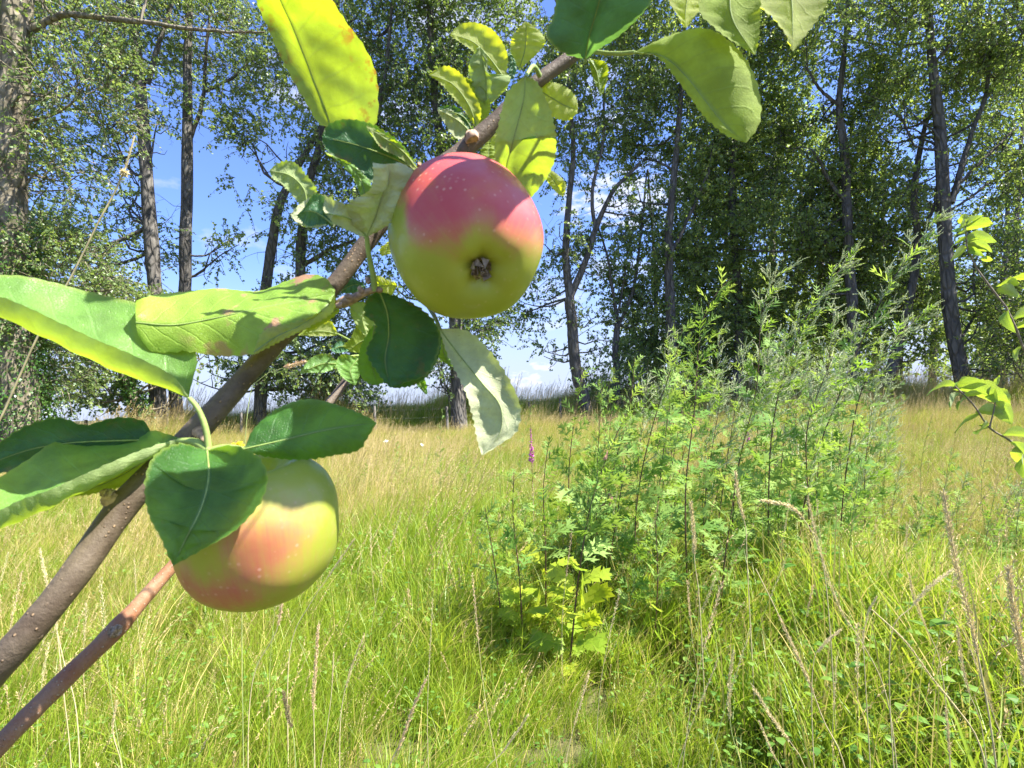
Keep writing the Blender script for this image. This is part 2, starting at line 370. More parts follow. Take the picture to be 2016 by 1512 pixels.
# ------------------------------------------------------------------ ground
def build_ground():
    # one sheet from under the camera to the horizon: fine near, coarse far
    ys = np.concatenate([np.linspace(-1500, -40, 8), np.linspace(-30, 0, 16), np.linspace(.4, 30, 110), np.linspace(31, 64, 34), np.linspace(80, 2400, 22)])
    xs = np.concatenate([np.linspace(-2200, -60, 10), np.linspace(-50, -18, 22), np.linspace(-17.5, 17.5, 90), np.linspace(18, 50, 22), np.linspace(60, 2200, 10)])
    X, Y = np.meshgrid(xs, ys); Z = gz(X, Y)
    V = np.stack([X, Y, Z], -1).reshape(-1, 3); ny, nx = X.shape
    i = np.arange(nx*ny).reshape(ny, nx)
    Q = np.stack([i[:-1, :-1], i[:-1, 1:], i[1:, 1:], i[1:, :-1]], -1).reshape(-1, 4)
    s = NT('meadow_soil'); tc = s.n('TexCoord'); ob = tc.outputs['Object']
    c = s.mix(s.ramp(s.noise(ob, 1.3, 5), .35, .65), (.035, .045, .016), (.10, .095, .04))
    c = s.mix(s.ramp(s.noise(ob, 25, 4), .4, .7, 0, .7), c, (.16, .14, .065))
    m = s.out(s.prin(c, .95, .1, s.bump(s.noise(ob, 12, 5), .8, .05)).outputs[0])
    mb = MB(); mb.add(V, Q); o = mb.build('ground', m); tag(o, kind='structure')
build_ground()

# ------------------------------------------------------------------ trees
MAT['bark'] = bark_mat('poplar_bark', (.08, .072, .063), (.19, .175, .152), 5, .3, .05)
MAT['bark_dark'] = bark_mat('dark_poplar_bark', (.075, .07, .064), (.17, .158, .142), 5, .3, .05)
MAT['bark_ivy'] = bark_mat('ivied_bark', (.12, .10, .07), (.30, .26, .19), 5, .3, .05, lichen=(.13, .15, .05))
MAT['crown'] = simple_leaf_mat('poplar_leaves', (.09, .16, .05), (.27, .35, .13), (.24, .40, .06), (.52, .62, .12), .40, .38, .5)
MAT['crown_bright'] = simple_leaf_mat('pale_poplar_leaves', (.06, .12, .03), (.20, .27, .09), (.18, .32, .03), (.42, .55, .08), .36, .36, .55)
MAT['crown_dark'] = simple_leaf_mat('dark_wood_leaves', (.10, .18, .055), (.28, .35, .12), (.28, .44, .06), (.55, .66, .12), .46, .4, .5)
MAT['ivy'] = simple_leaf_mat('ivy_leaves', (.03, .09, .02), (.10, .20, .04), (.09, .22, .02), (.26, .42, .04), .3, .35, .5)

def leaf_cloud(mb, base, dirs, size, rng, mat=0):
    """one folded leaf (four points) per base point"""
    n = len(base); dirs = norm(dirs); r = rng.randn(n, 3); side = norm(np.cross(dirs, r)); nr = np.cross(side, dirs)
    size = np.broadcast_to(size, (n,))[:, None]
    w = size*rng.uniform(.34, .46, (n, 1))
    a = base; c = base + dirs*size; m = base + dirs*size*.42 + nr*size*.08
    V = np.stack([a, m+side*w, c, m-side*w], 1).reshape(-1, 3)
    q = (np.arange(n)*4)[:, None] + np.arange(4)[None]
    t = np.clip(rng.normal(.5, .24, n), 0, 1)
    mb.add(V, q, None, np.repeat(t, 4), mat)

def clump(leafmb, woodmb, px, py, rx, ry, cover, D, leaf, rng, droop=.25, depth=None, twiglen=.9, hollow=.0):
    """foliage filling an ellipsoid: many short twigs, each with its leaves"""
    C = P(px, py, D); sx, sy = rx/F*D, ry/F*D; sz = depth or min(max(sx, sy)*.9, 3.5)
    area = math.pi*rx*ry; lp = leaf*F/D; n = int(1.2*cover*area/(.24*lp*lp))
    per = 16; k = max(3, n//per)
    # sub-clumps give light and dark masses and gaps between
    nsub = max(3, int(k/26)); sub = rng.randn(nsub, 3); sub = norm(sub)*rng.uniform(.15, 1, (nsub, 1))**(.45)
    which = rng.randint(0, nsub, k); sp = .30 + .25/math.sqrt(nsub)
    q = sub[which] + rng.randn(k, 3)*sp*.62
    L = np.linalg.norm(q, axis=1, keepdims=True); q = np.where(L > 1.12, q/L*1.12*rng.uniform(.8, 1, (k, 1)), q)
    cen = C + q[:, :1]*rt*sx + q[:, 1:2]*np.array([0, 0, 1.])*sy + q[:, 2:]*np.array([0, 1., 0])*sz
    out = norm(q*np.array([1, .6, 1]) @ np.stack([rt, [0, 0, 1.], [0, 1., 0]]) + rng.randn(k, 3)*.55 + np.array([0.1, 0, .25]))
    tl = twiglen*rng.uniform(.5, 1.25, k)
    end = cen + out*tl[:, None]; midp = cen + out*tl[:, None]*.5 + np.array([0, 0, .08])*tl[:, None]
    end = end - np.array([0, 0, droop])*tl[:, None]
    # twig as a thin three-sided prism in two pieces
    rad = .008 + .004*rng.rand(k)
    e1 = norm(np.cross(out, rng.randn(k, 3))); e2 = np.cross(out, e1)
    R = np.stack([e1, -.5*e1+.87*e2, -.5*e1-.87*e2], 1)*rad[:, None, None]
    V = np.concatenate([cen[:, None]+R*1.3, midp[:, None]+R, end[:, None]+R*.3], 1)   # k,9,3
    b = (np.arange(k)*9)[:, None]
    Fq = []
    for lv in (0, 3):
        for i in range(3):
            j = (i+1) % 3; Fq.append(b + np.array([lv+i, lv+j, lv+3+j, lv+3+i])[None])
    woodmb.add(V.reshape(-1, 3), np.concatenate(Fq))
    t = rng.uniform(.1, 1, (k, per)); tt = t[..., None]
    base = (1-tt)**2*cen[:, None] + 2*tt*(1-tt)*midp[:, None] + tt**2*end[:, None]
    ld = norm(out)[:, None]*.5 + rng.randn(k, per, 3)*.75 + np.array([.10, 0, -.45])
    base = base + norm(rng.randn(k, per, 3))*leaf*.35
    leaf_cloud(leafmb, base.reshape(-1, 3), ld.reshape(-1, 3), leaf*rng.uniform(.5, 1.3, k*per), rng)
    return C, (sx, sy, sz)

def limb(mb, a, b, r0, r1, rng, bend=.15, n=7, sides=5, sag=.12):
    a = np.asarray(a, float); b = np.asarray(b, float); L = np.linalg.norm(b-a)
    k1 = a*.66+b*.34 + rng.randn(3)*bend*L*.4 + np.array([0, 0, -sag*L]); k2 = a*.3+b*.7 + rng.randn(3)*bend*L*.4 + np.array([0, 0, -sag*.6*L])
    p = catmull([a, k1, k2, b], n); tube(mb, p, np.linspace(r0, r1, n), sides, cap=False)
    return p

def bare_twigs(mb, trunk, rng, n, length, r=.014):
    for _ in range(n):
        a = trunk[rng.randint(len(trunk))]; d = norm(np.array([rng.randn(), rng.randn()*.5, rng.uniform(-.2, .5)]))
        L = length*rng.uniform(.4, 1.1); p = [a]; 
        for i in range(5):
            d = norm(d + rng.randn(3)*.22 + np.array([0, 0, .04])); p.append(p[-1] + d*L/5)
        p = np.array(p); tube(mb, p, np.linspace(r, r*.3, 6), 4, cap=False)
        for j in range(rng.randint(1, 4)):
            s = p[rng.randint(2, 6)]; dd = norm(d + rng.randn(3)*.6)
            tube(mb, np.array([s, s+dd*L*.15+rng.randn(3)*.03, s+dd*L*.35+rng.randn(3)*.05]), [r*.5, r*.35, r*.2], 3, cap=False)

TREES = []
def tree(seed, D, trunks, clumps, label, bark='bark', leafm='crown', leaf=.125, forks=(), bare=0, name='poplar_tree', cat='tree', group='tall poplars behind the meadow', barelen=2.2, limbs=3, ivy=None, up_to=None):
    """trunks: list of [(px,py,width_px[,depth offset])...] from the foot upward; all at depth D"""
    rng = np.random.RandomState(seed)
    f0 = trunks[0][0]; base = P(f0[0], f0[1], D); base[2] = float(gz(base[0], base[1]))
    t = thing(name, base, label, cat, group)
    wood = MB(); twigs = MB(); leaves = MB(); pts = []
    for ti, tr in enumerate(trunks):
        pp = [P(q[0], q[1], D+(q[3] if len(q) > 3 else 0)) for q in tr]; w = [q[2]/F*D/2 for q in tr]
        if ti == 0:
            g = pp[0].copy(); g[2] = float(gz(g[0], g[1]))-.15
            if pp[0][2] - g[2] > .3: pp = [g] + pp; w = [w[0]*1.25] + w
            else: pp[0] = g; w[0] *= 1.15
        n = 26 if len(pp) > 2 else 14
        c = catmull(np.column_stack([np.array(pp), w]), n)
        c[:, :3] += np.cumsum(rng.randn(n, 3)*.012, axis=0)
        tube(wood, c[:, :3]-base, np.maximum(c[:, 3]*.78, .012)*(1+rng.randn(n)*.02), 12 if ti == 0 else 8, rough=.06, seed=seed+ti)
        pts.append(c)
    allp = np.concatenate(pts)
    main = allp[:, :3]
    for cl in clumps:
        px, py, rx, ry, cov = cl[:5]; dd = cl[5] if len(cl) > 5 else (1.7 if seed in (9, 10, 12, 13) and py > 150 else .5)
        C, S = clump(leaves, twigs, px, py, rx, ry, cov, D+dd, leaf*.92, rng)
        for k in range(limbs):
            tgt = C + rng.randn(3)*np.array([S[0], S[2], S[1]])*.4
            cand = main[(main[:, 2] < tgt[2]+.3)]
            if len(cand) == 0: cand = main
            dist = np.linalg.norm((cand-tgt)*np.array([1, 1, .8]), axis=1); j = np.argsort(dist)[min(len(dist)-1, rng.randint(0, 4))]
            a = cand[j]; rr = allp[np.argmin(np.linalg.norm(main-a, axis=1)), 3]
            L = np.linalg.norm(tgt-a)
            if L > 9: continue
            r0 = min(rr*.5, .02+.012*L); p = limb(wood, a-base, tgt-base, r0, .012, rng)
            for q in range(3):
                s = p[rng.randint(2, 6)]; e = s + norm(rng.randn(3)+np.array([0, 0, .6]))*L*.3
                limb(wood, s, e, r0*.4, .008, rng, n=5, sides=4)
    if bare:
        sub = main[(main[:, 2] > base[2]+2)]; bare_twigs_mb = MB(); bare_twigs(bare_twigs_mb, sub-base, rng, bare, barelen)
        bare_twigs_mb.build('bare_twigs', MAT[bark], t)['kind'] = 'stuff'
    wood.build('trunk', MAT[bark], t)
    if ivy:
        iv = MB(); lo, hi, dens, rad = ivy; sel = main[(main[:, 2] >= lo) & (main[:, 2] <= hi)]; rr = allp[(main[:, 2] >= lo) & (main[:, 2] <= hi), 3]
        if len(sel):
            k = rng.randint(0, len(sel)-1, dens); ff = rng.rand(dens, 1); c = sel[k]*(1-ff)+sel[np.minimum(k+1, len(sel)-1)]*ff
            d = norm(np.column_stack([rng.randn(dens, 2), rng.randn(dens)*.2])); r = rr[k][:, None]
            lump = (1+.6*np.sin(c[:, 2:]*3.1+d[:, :1]*2))*rad
            b = c + d*(r+np.abs(rng.randn(dens, 1))*lump*.6)
            leaf_cloud(iv, b-base, d*.6+rng.randn(dens, 3)*.5+np.array([0, 0, -.7]), leaf*.85*rng.uniform(.6, 1.2, dens), rng)
            o = iv.build('ivy', MAT['ivy'], t); tag(o, kind='stuff')
    if leaves.n:
        for arr in leaves.v: arr -= base
        for arr in twigs.v: arr -= base
        o = leaves.build('crown', MAT[leafm], t, smooth=False); tag(o, kind='stuff')
        o2 = twigs.build('twigs', MAT[bark], t); tag(o2, kind='stuff')
    TREES.append(t); return t

POP = 'tall poplars behind the meadow'
tree(1, 13, [[(45, 900, 92), (25, 700, 84), (15, 480, 76), (18, 300, 70), (30, 100, 64), (45, -120, 52), (60, -320, 34)],
             [(60, 60, 18), (130, 30, 15), (260, 40, 12), (400, 55, 8), (520, 60, 4)]],
     [(70, 60, 140, 100, 1.5), (170, 170, 100, 80, 1.3), (-60, 300, 120, 200, 1.2), (150, 330, 80, 60, .6), (100, 560, 90, 110, 1.6), (40, 680, 100, 100, 1.6), (-60, 560, 100, 160, 1.4), (60, -150, 260, 120, 1.0)],
     'thick ivy-clad poplar trunk cut by the left edge of the photo', 'bark_ivy', 'crown', .088, bare=26, barelen=1.5, ivy=(.3, 6.8, 9000, .30))
tree(2, 20, [[(316, 862, 41), (308, 740, 38), (309, 620, 33), (300, 470, 31), (288, 300, 28), (278, 160, 25), (262, 20, 21), (240, -160, 15), (225, -330, 9)],
             [(290, 165, 13), (312, 95, 11), (330, 40, 9), (355, -60, 7)]],
     [(190, 60, 150, 90, 1.3), (300, 30, 120, 80, 1.1), (215, 260, 70, 90, .7), (330, 190, 50, 60, .45), (190, 470, 120, 70, .9), (220, -180, 180, 150, 1.0), (250, 400, 40, 40, .5), (110, 480, 90, 90, 1.2), (120, 640, 90, 60, 1.3), (130, 250, 80, 80, .7)],
     'slender poplar left of the twin stem, its trunk leaning left above the spotted leaf', 'bark', 'crown', .12, bare=34, barelen=2.6)
tree(3, 20.6, [[(352, 858, 32), (345, 760, 31), (362, 600, 28), (367, 430, 28), (371, 270, 25), (374, 120, 19), (378, -60, 15), (380, -300, 9)],
               [(375, 270, 11), (398, 200, 10), (402, 130, 8), (410, 20, 6)], [(405, 180, 8), (450, 160, 6), (490, 125, 4)]],
     [(430, 70, 110, 85, 1.2), (480, 170, 70, 60, .45), (445, 490, 60, 50, .45), (400, 620, 40, 60, .35), (400, -160, 160, 140, 1.1), (520, 100, 60, 90, .8)],
     'straight bare-stemmed poplar beside the slender one, sky on its right', 'bark', 'crown', .12, bare=44, barelen=2.8)
tree(4, 18.5, [[(286, 838, 27), (262, 780, 24), (240, 730, 20), (215, 640, 15), (200, 540, 9)]],
     [(170, 720, 130, 75, 1.5), (255, 655, 110, 70, 1.1), (150, 600, 110, 60, 1.0), (390, 690, 70, 40, .4), (250, 745, 60, 40, 1.0), (240, 560, 90, 50, .7)],
     'short crooked tree bending left under the long folded apple leaf', 'bark_ivy', 'crown', .135, ivy=(.6, 3.0, 1500, .14), name='leaning_tree', group='small trees at the meadow edge')
tree(5, 21, [[(512, 842, 30), (515, 760, 30), (520, 640, 26), (533, 500, 24), (552, 400, 21), (590, 320, 15), (640, 230, 10)],
             [(590, 560, 25), (592, 470, 25), (605, 370, 22), (628, 280, 18), (650, 150, 12), (665, 0, 8)], [(600, 520, 12), (650, 490, 9), (700, 470, 6)]],
     [(620, 690, 120, 90, 2.4), (560, 640, 90, 70, 1.8), (690, 770, 80, 32, 1.0), (520, 740, 60, 50, 1.5), (720, 640, 60, 80, 1.2), (600, 440, 90, 90, .8), (560, 260, 90, 90, .9), (480, 300, 50, 110, .35), (680, 250, 100, 120, 1.2), (650, 60, 110, 110, 1.3), (450, 740, 60, 30, .35)],
     'dense leafy poplar behind the branch with low green boughs over the horizon', 'bark', 'crown', .125, bare=14, group=POP)
tree(6, 20, [[(903, 805, 38), (900, 700, 34), (893, 560, 30), (880, 420, 27), (865, 280, 22), (850, 120, 17), (845, -100, 12), (845, -300, 7)],
             [(715, 420, 18), (735, 280, 14), (760, 140, 10), (775, 0, 7)]],
     [(800, 90, 130, 120, 2.2), (905, 230, 120, 110, 2.0), (810, 350, 110, 100, 2.0), (930, 60, 110, 70, 1.1), (705, 430, 70, 80, 1.6), (740, 560, 70, 70, 1.2), (900, 690, 70, 60, 1.6), (865, 765, 40, 26, .9), (940, 620, 55, 45, 1.3), (850, -130, 200, 130, 1.3), (975, 500, 60, 80, 1.2)],
     'pale-leaved willow-like poplar filling the middle above the upper apple', 'bark', 'crown_bright', .115, bare=8, group=POP)
tree(7, 21, [[(1152, 800, 31), (1136, 740, 29), (1128, 650, 27), (1122, 590, 26)],
             [(1122, 590, 22), (1113, 500, 19), (1117, 400, 15), (1128, 300, 13), (1120, 180, 10), (1100, 20, 7)],
             [(1122, 585, 19), (1150, 520, 16), (1172, 450, 14), (1205, 380, 11), (1260, 320, 8)], [(1172, 450, 11), (1165, 380, 9), (1185, 280, 7), (1190, 150, 5)]],
     [(1120, 250, 90, 110, 1.0), (1060, 140, 80, 90, 1.1), (1190, 160, 110, 110, 1.5), (1090, 470, 60, 70, .8), (1045, 600, 55, 50, .9), (1085, 690, 45, 28, .4), (1190, 520, 60, 60, .8), (1170, 650, 50, 50, .6), (1110, -60, 170, 120, 1.2), (1230, 420, 60, 60, .7), (1170, 740, 45, 40, .9)],
     'forked poplar standing right of the bright sky gap in the middle', 'bark', 'crown', .125, bare=12, group=POP)
tree(8, 22, [[(1214, 770, 20), (1214, 690, 17), (1218, 640, 15)], [(1218, 640, 9), (1208, 570, 8), (1200, 500, 6), (1180, 440, 4)],
             [(1218, 640, 9), (1240, 590, 9), (1252, 530, 8), (1262, 440, 6), (1275, 330, 4)], [(1216, 620, 6), (1228, 560, 5), (1235, 500, 4)]],
     [(1262, 640, 70, 70, 1.0), (1235, 560, 60, 70, .6), (1250, 470, 70, 60, .9), (1210, 740, 60, 50, 1.6)],
     'thin three-stemmed young poplar between the forked poplar and the dark wood', 'bark_dark', 'crown', .13, group='small trees at the meadow edge')
tree(9, 21, [[(1328, 800, 28), (1325, 700, 26), (1320, 580, 24), (1318, 460, 20), (1330, 330, 16), (1345, 180, 12), (1350, 0, 8)],
             [(1320, 500, 11), (1360, 420, 9), (1395, 340, 6)]],
     [(1340, 260, 110, 130, 2.0), (1300, 500, 90, 90, 1.9), (1370, 430, 80, 110, 1.8), (1330, 90, 130, 110, 2.0), (1330, 640, 90, 90, 1.5), (1250, 330, 70, 70, .8), (1340, -90, 180, 120, 1.4)],
     'dark dense poplar right of the sky gap, behind the large drooping leaf', 'bark_dark', 'crown_dark', .13, group=POP)
tree(10, 19.5, [[(1684, 790, 30), (1680, 640, 26), (1672, 520, 24), (1666, 400, 22), (1662, 290, 20), (1652, 210, 15), (1660, 120, 12), (1668, 0, 9), (1672, -160, 6)],
                [(1664, 400, 10), (1630, 350, 9), (1605, 305, 6)], [(1655, 210, 10), (1620, 180, 7), (1590, 130, 5)]],
     [(1640, 60, 120, 80, 1.1), (1700, 150, 80, 60, .9), (1700, 250, 90, 60, 1.1), (1600, 330, 90, 80, 2.0), (1560, 460, 110, 90, 2.2), (1690, 420, 90, 90, 1.9), (1600, 230, 60, 30, .5), (1620, 560, 110, 80, 2.0), (1660, -120, 180, 110, 1.2)],
     'dark poplar stem rising behind the tops of the mugwort stand', 'bark_dark', 'crown_dark', .12, bare=14, group=POP)
tree(11, 17.5, [[(1902, 790, 40), (1895, 740, 36), (1876, 640, 32), (1866, 520, 30), (1860, 400, 29), (1855, 280, 27), (1845, 180, 22), (1835, 80, 18), (1830, -60, 15), (1825, -260, 9)],
                [(1872, 400, 17), (1888, 330, 14), (1905, 270, 11), (1935, 190, 9), (1950, 60, 6)], [(1880, 370, 9), (1940, 310, 7), (2005, 240, 5)], [(1862, 420, 7), (1930, 380, 6), (2000, 330, 4)]],
     [(1760, 60, 110, 80, 1.4), (1900, 60, 130, 80, 1.5), (1780, 210, 60, 60, .9), (1960, 170, 90, 60, 1.2), (1985, 360, 50, 100, 1.7), (1930, 470, 90, 50, 1.0), (1980, 560, 50, 90, 1.8), (1940, 230, 90, 90, 1.3, 2.5), (1990, 90, 80, 80, 1.4, 2.5), (1760, 250, 70, 80, 1.2, 2.5), (1800, 140, 80, 60, 1.2, 2.5), (1850, -120, 220, 110, 1.3), (1960, 680, 80, 60, .9), (1800, 350, 45, 60, .7)],
     'tallest dark poplar with a curved foot standing over the right sapling', 'bark_dark', 'crown_dark', .11, bare=30, group=POP)
tree(12, 19, [[(1745, 770, 30), (1765, 680, 24), (1790, 590, 20), (1806, 480, 16), (1800, 390, 14), (1815, 280, 12), (1845, 190, 7)], [(1806, 480, 9), (1840, 410, 8), (1855, 350, 5)]],
     [(1790, 540, 80, 90, 1.6), (1740, 620, 100, 80, 1.2), (1730, 470, 80, 80, 1.8), (1800, 680, 80, 60, .8)],
     'slanting dark stem between the two tall poplars on the right', 'bark_dark', 'crown_dark', .12, bare=10, group=POP)
tree(13, 22, [[(1450, 790, 24), (1455, 650, 21), (1448, 500, 18), (1440, 360, 15), (1455, 200, 12), (1460, 0, 8)]],
     [(1470, 160, 100, 100, 2.2), (1450, 330, 90, 110, 2.2), (1450, 540, 110, 100, 2.4), (1530, 300, 80, 90, 1.8), (1500, 20, 110, 80, 1.6), (1420, 660, 100, 90, 2.2), (1530, 660, 100, 70, 1.6), (1450, -110, 160, 100, 1.3)],
     'leaf-hidden poplar in the dark middle of the right-hand wood', 'bark_dark', 'crown_dark', .135, group=POP)
tree(14, 15.5, [[(2080, 860, 50), (2062, 600, 44), (2060, 350, 38), (2050, 100, 30), (2050, -150, 20)]],
     [(2040, 560, 60, 140, 2.0), (2060, 260, 80, 140, 1.6), (2060, 20, 120, 120, 1.3), (2020, 690, 60, 60, 1.3)],
     'poplar cut by the right edge of the photo, dark boughs reaching in', 'bark_dark', 'crown_dark', .10, group=POP)
tree(15, 17, [[(-190, 880, 60), (-200, 500, 50), (-190, 100, 40), (-180, -200, 25)]],
     [(-200, 560, 160, 180, 1.4), (-220, 200, 170, 180, 1.3), (-140, 740, 110, 60, 1.4), (-200, -100, 180, 120, 1.0)],
     'poplar just outside the left edge of the photo', 'bark', 'crown', .13, group=POP)

def far_wood():
    """the wood behind the right-hand trees reads as one mass"""
    rng = np.random.RandomState(77); lv = MB(); tw = MB()
    for px, py, rx, ry, cov, D in [(1400, 690, 140, 90, 2.0, 27), (1560, 640, 150, 120, 2.2, 28), (1700, 560, 130, 110, 2.0, 30), (1560, 430, 130, 90, 1.8, 30), (1740, 400, 90, 60, 1.3, 32),
                                   (1300, 680, 80, 80, 1.8, 29), (1860, 640, 120, 60, .8, 29), (1480, 250, 120, 120, 1.2, 30), (2080, 600, 160, 160, 1.6, 28), (2100, 300, 160, 160, 1.2, 29), (1420, 480, 100, 100, 1.8, 29), (1760, 740, 260, 26, 1.3, 27), (1960, 620, 60, 80, 1.0, 31)]:
        clump(lv, tw, px, py, rx, ry, cov*.75, D, .17, rng, depth=2.5)
    o = lv.build('distant_wood', MAT['crown_dark']); tag(o, 'dark leafy wood seen through the right-hand trunks', 'wood', kind='stuff')
    tr = MB()
    for px, D, w in [(1370, 27, 16), (1400, 28, 13), (1500, 26, 18), (1545, 29, 14), (1600, 28, 17), (1630, 27, 12), (1720, 28, 16), (1770, 30, 14), (1835, 28, 15), (1935, 27, 18), (1975, 29, 14), (1290, 29, 12), (1580, 31, 12), (2010, 28, 18), (1660, 30, 12)]:
        g = gat(px, D); top = P(px+rng.uniform(-30, 60), rng.uniform(100, 350), D); m = (g+top)/2 + rng.randn(3)*.3
        c = catmull([g, m, top], 12); tube(tr, c, np.linspace(w/F*D/2, .04, 12), 6, cap=False)
        for k in range(7):
            a = c[rng.randint(3, 10)]; limb(tr, a, a + np.array([rng.uniform(-1.5, 2.4), rng.randn()*.6, rng.uniform(1, 3.5)]), .05, .012, rng)
    tr.build('wood_stems', MAT['bark_dark'], o); 
    for ch in [tw.build('wood_twigs', MAT['bark_dark'], o)]: tag(ch, kind='stuff')
far_wood()
# ------------------------------------------------------------------ foreground apple tree
TB = np.array([-.62, .10, 0.0]); TB[2] = float(gz(TB[0], TB[1]))
apple_tree = thing('apple_tree', TB, 'young apple tree with its brown branch slanting up across the whole foreground', 'tree')
LAMP = dict(serr=.00075)
def leaf(mat, A, M, B, d, side='under', bulge=.0022, n=54, name='leaf', parent=None, origin=None, label=None, stalk=None, sw=5.0, serr=.00075, curl=.0, seed=0, wave=.0012):
    """leaf blade between edge A, midrib M and edge B, each a list of (px, py[, extra depth]); d = depths at base and tip"""
    parent = parent or apple_tree; origin = TB if origin is None else origin
    rng = np.random.RandomState(seed + int(A[0][0]+A[0][1]))
    def line(pts):
        q = np.array([(p[0], p[1], p[2] if len(p) > 2 else 0.0) for p in pts], float); q = catmull(q, n)
        dd = np.interp(np.linspace(0, 1, n), np.linspace(0, 1, len(d)), d)
        return np.array([P(x, y, de+z) for (x, y, z), de in zip(q, dd)])
    a, m, b = line(A), line(M), line(B)
    u = np.linspace(0, 1, n); taper = np.clip(np.minimum(u/.06, (1-u)/.03), 0, 1)
    ph = (np.arange(n) % 3)/2.0 * rng.uniform(.5, 1.3, n); w1 = np.sin(u*17+rng.rand()*6)*np.sin(u*7+rng.rand()*6)
    vd = norm(m.mean(0)-CAM)
    for e in (a, b):
        o = norm(e-m); e += o*(ph*serr*taper)[:, None] + (vd*wave)*(w1*taper)[:, None] 
        w1 = np.sin(u*15+rng.rand()*6)*np.sin(u*9+rng.rand()*6)
    K = 6; cols = []; V = []; 
    tgt = norm(np.gradient(m, axis=0))
    for j, (e, s) in enumerate(((a, 1), (b, -1))):
        nr = norm(np.cross(tgt, e-m))*s
        wdt = np.linalg.norm(e-m, axis=1)
        for k in range(K+1):
            t = k/K
            if j == 1 and k == 0: continue
            q = m*(1-t)+e*t + nr*(bulge*4*t*(1-t)*np.clip(wdt/.015, 0, 1.3) + curl*t**3 + .00035*np.sin(u*44+t*5)*math.sin(math.pi*t)*taper)[:, None]
            cols.append((j, k, q))
    order = [c for c in cols if c[0] == 0][::-1] + [c for c in cols if c[0] == 1]
    V = np.stack([c[2] for c in order], 1); W = V.shape[1]
    vv = np.linspace(0, 1, W)
    uv = np.stack([np.repeat(u[:, None], W, 1), np.repeat(vv[None], n, 0)], -1)
    i = np.arange(n*W).reshape(n, W)
    Q = np.stack([i[:-1, :-1], i[:-1, 1:], i[1:, 1:], i[1:, :-1]], -1)
    # upper side of the leaf = front faces; judged on the A half
    c0 = V[:-1, :-1][:, :K]; e1 = V[:-1, 1:][:, :K]-c0; e2 = V[1:, :-1][:, :K]-c0
    nn = np.cross(e1, e2).sum((0, 1)); toward = np.dot(nn, CAM-m.mean(0)) > 0
    Q = Q.reshape(-1, 4)
    if toward != (side == 'upper'): Q = Q[:, ::-1].copy()
    base = m[0].copy(); mb = MB(); mb.add(V.reshape(-1, 3)-base, Q, uv.reshape(-1, 2))
    o = mb.build(name, MAT[mat], parent); o.location = base-origin
    if label: o['label'] = label
    # raised midrib under the blade
    rib = MB(); nrm = norm(np.cross(tgt, a-m)); wpx = .0006
    tube(rib, m[:int(n*.9)]-base, np.linspace(wpx*.75, wpx*.15, int(n*.9)), 6, cap=False)
    r = rib.build('midrib', MAT['petiole'], o)
    if stalk is not None:
        st = [P(*q) for q in stalk] + [m[0]]; c = catmull(st, 14); sm = MB()
        dm = np.linspace(1.25, .85, 14)*sw/F*np.array([np.dot(q-CAM, fw) for q in c])/2
        tube(sm, c-base, dm, 8); sm.build('leaf_stalk', MAT['petiole'], o)
    return o

# --- wood
br = MB(); Bp = [P(-520, 1700, .30), P(-240, 1560, .235), P(0, 1308, .205), P(130, 1155, .215), P(252, 985, .235), P(400, 835, .25), P(530, 690, .262), P(655, 565, .272), P(780, 405, .285), P(940, 272, .30), P(1040, 175, .305), P(1130, 108, .31), P(1215, 40, .315), P(1300, -60, .325), P(1420, -220, .34)]
Bw = [95, 78, 60, 56, 50, 43, 39, 35, 33, 32, 28, 27, 24, 20, 12]
Bd = [w/F*np.dot(p-CAM, fw)/2 for w, p in zip(Bw, Bp)]
root = [TB+np.array([0, 0, -.05]), TB+np.array([.015, -.005, .35]), TB+np.array([.05, .0, .75])]
allB = np.column_stack([np.array(root+Bp), [.026, .022, .018]+Bd])
c = catmull(allB, 190); rngb = np.random.RandomState(3)
knob = 1+.05*np.sin(np.linspace(0, 60, 190))+.03*rngb.randn(190)
for q, hgt in ((np.array(P(400, 835, .25)), .10), (np.array(P(655, 570, .272)), .14), (np.array(P(935, 275, .30)), .22), (np.array(P(222, 985, .235)), .08), (np.array(P(165, 1160, .215)), .06), (np.array(P(1060, 150, .305)), .12)):
    dd = np.linalg.norm(c[:, :3]-q, axis=1); knob += hgt*np.exp(-(dd/.0055)**2)
tube(br, c[:, :3]-TB, c[:, 3]*knob, 18, rough=.03, seed=5)
o = br.build('branch', MAT['branch'], apple_tree)
sh = MB(); Sp = [P(-330, 1800, .27), P(-140, 1620, .25), P(0, 1466, .262), P(120, 1345, .285), P(225, 1243, .30), P(335, 1120, .33), P(500, 950, .38), P(655, 785, .45), P(700, 720, .47), P(745, 650, .48)]
Sw = [50, 44, 38, 35, 33, 24, 20, 17, 14, 9]
Sd = [w/F*np.dot(p-CAM, fw)/2 for w, p in zip(Sw, Sp)]
c2 = catmull(np.column_stack([np.array([TB+np.array([.03, -.0, .45]), TB+np.array([.06, -.01, .62])]+Sp), [.010, .0098]+Sd]), 150)
kn = 1+.025*rngb.randn(150)
q = np.array(P(228, 1240, .30)); kn += .22*np.exp(-(np.linalg.norm(c2[:, :3]-q, axis=1)/.004)**2)
cut = int(np.argmin(np.linalg.norm(c2[:, :3]-P(500, 950, .38), axis=1)))
tube(sh, c2[:cut+1, :3]-TB, c2[:cut+1, 3]*kn[:cut+1], 14, rough=.01, seed=8)
sh2 = MB(); tube(sh2, c2[cut:, :3]-TB, c2[cut:, 3]*kn[cut:], 12, rough=.01, seed=9); sh2.build('shoot', MAT['branch'], apple_tree)
sh.build('shoot', MAT['shoot'], apple_tree)['label'] = 'thin reddish shoot with pale specks below the branch'

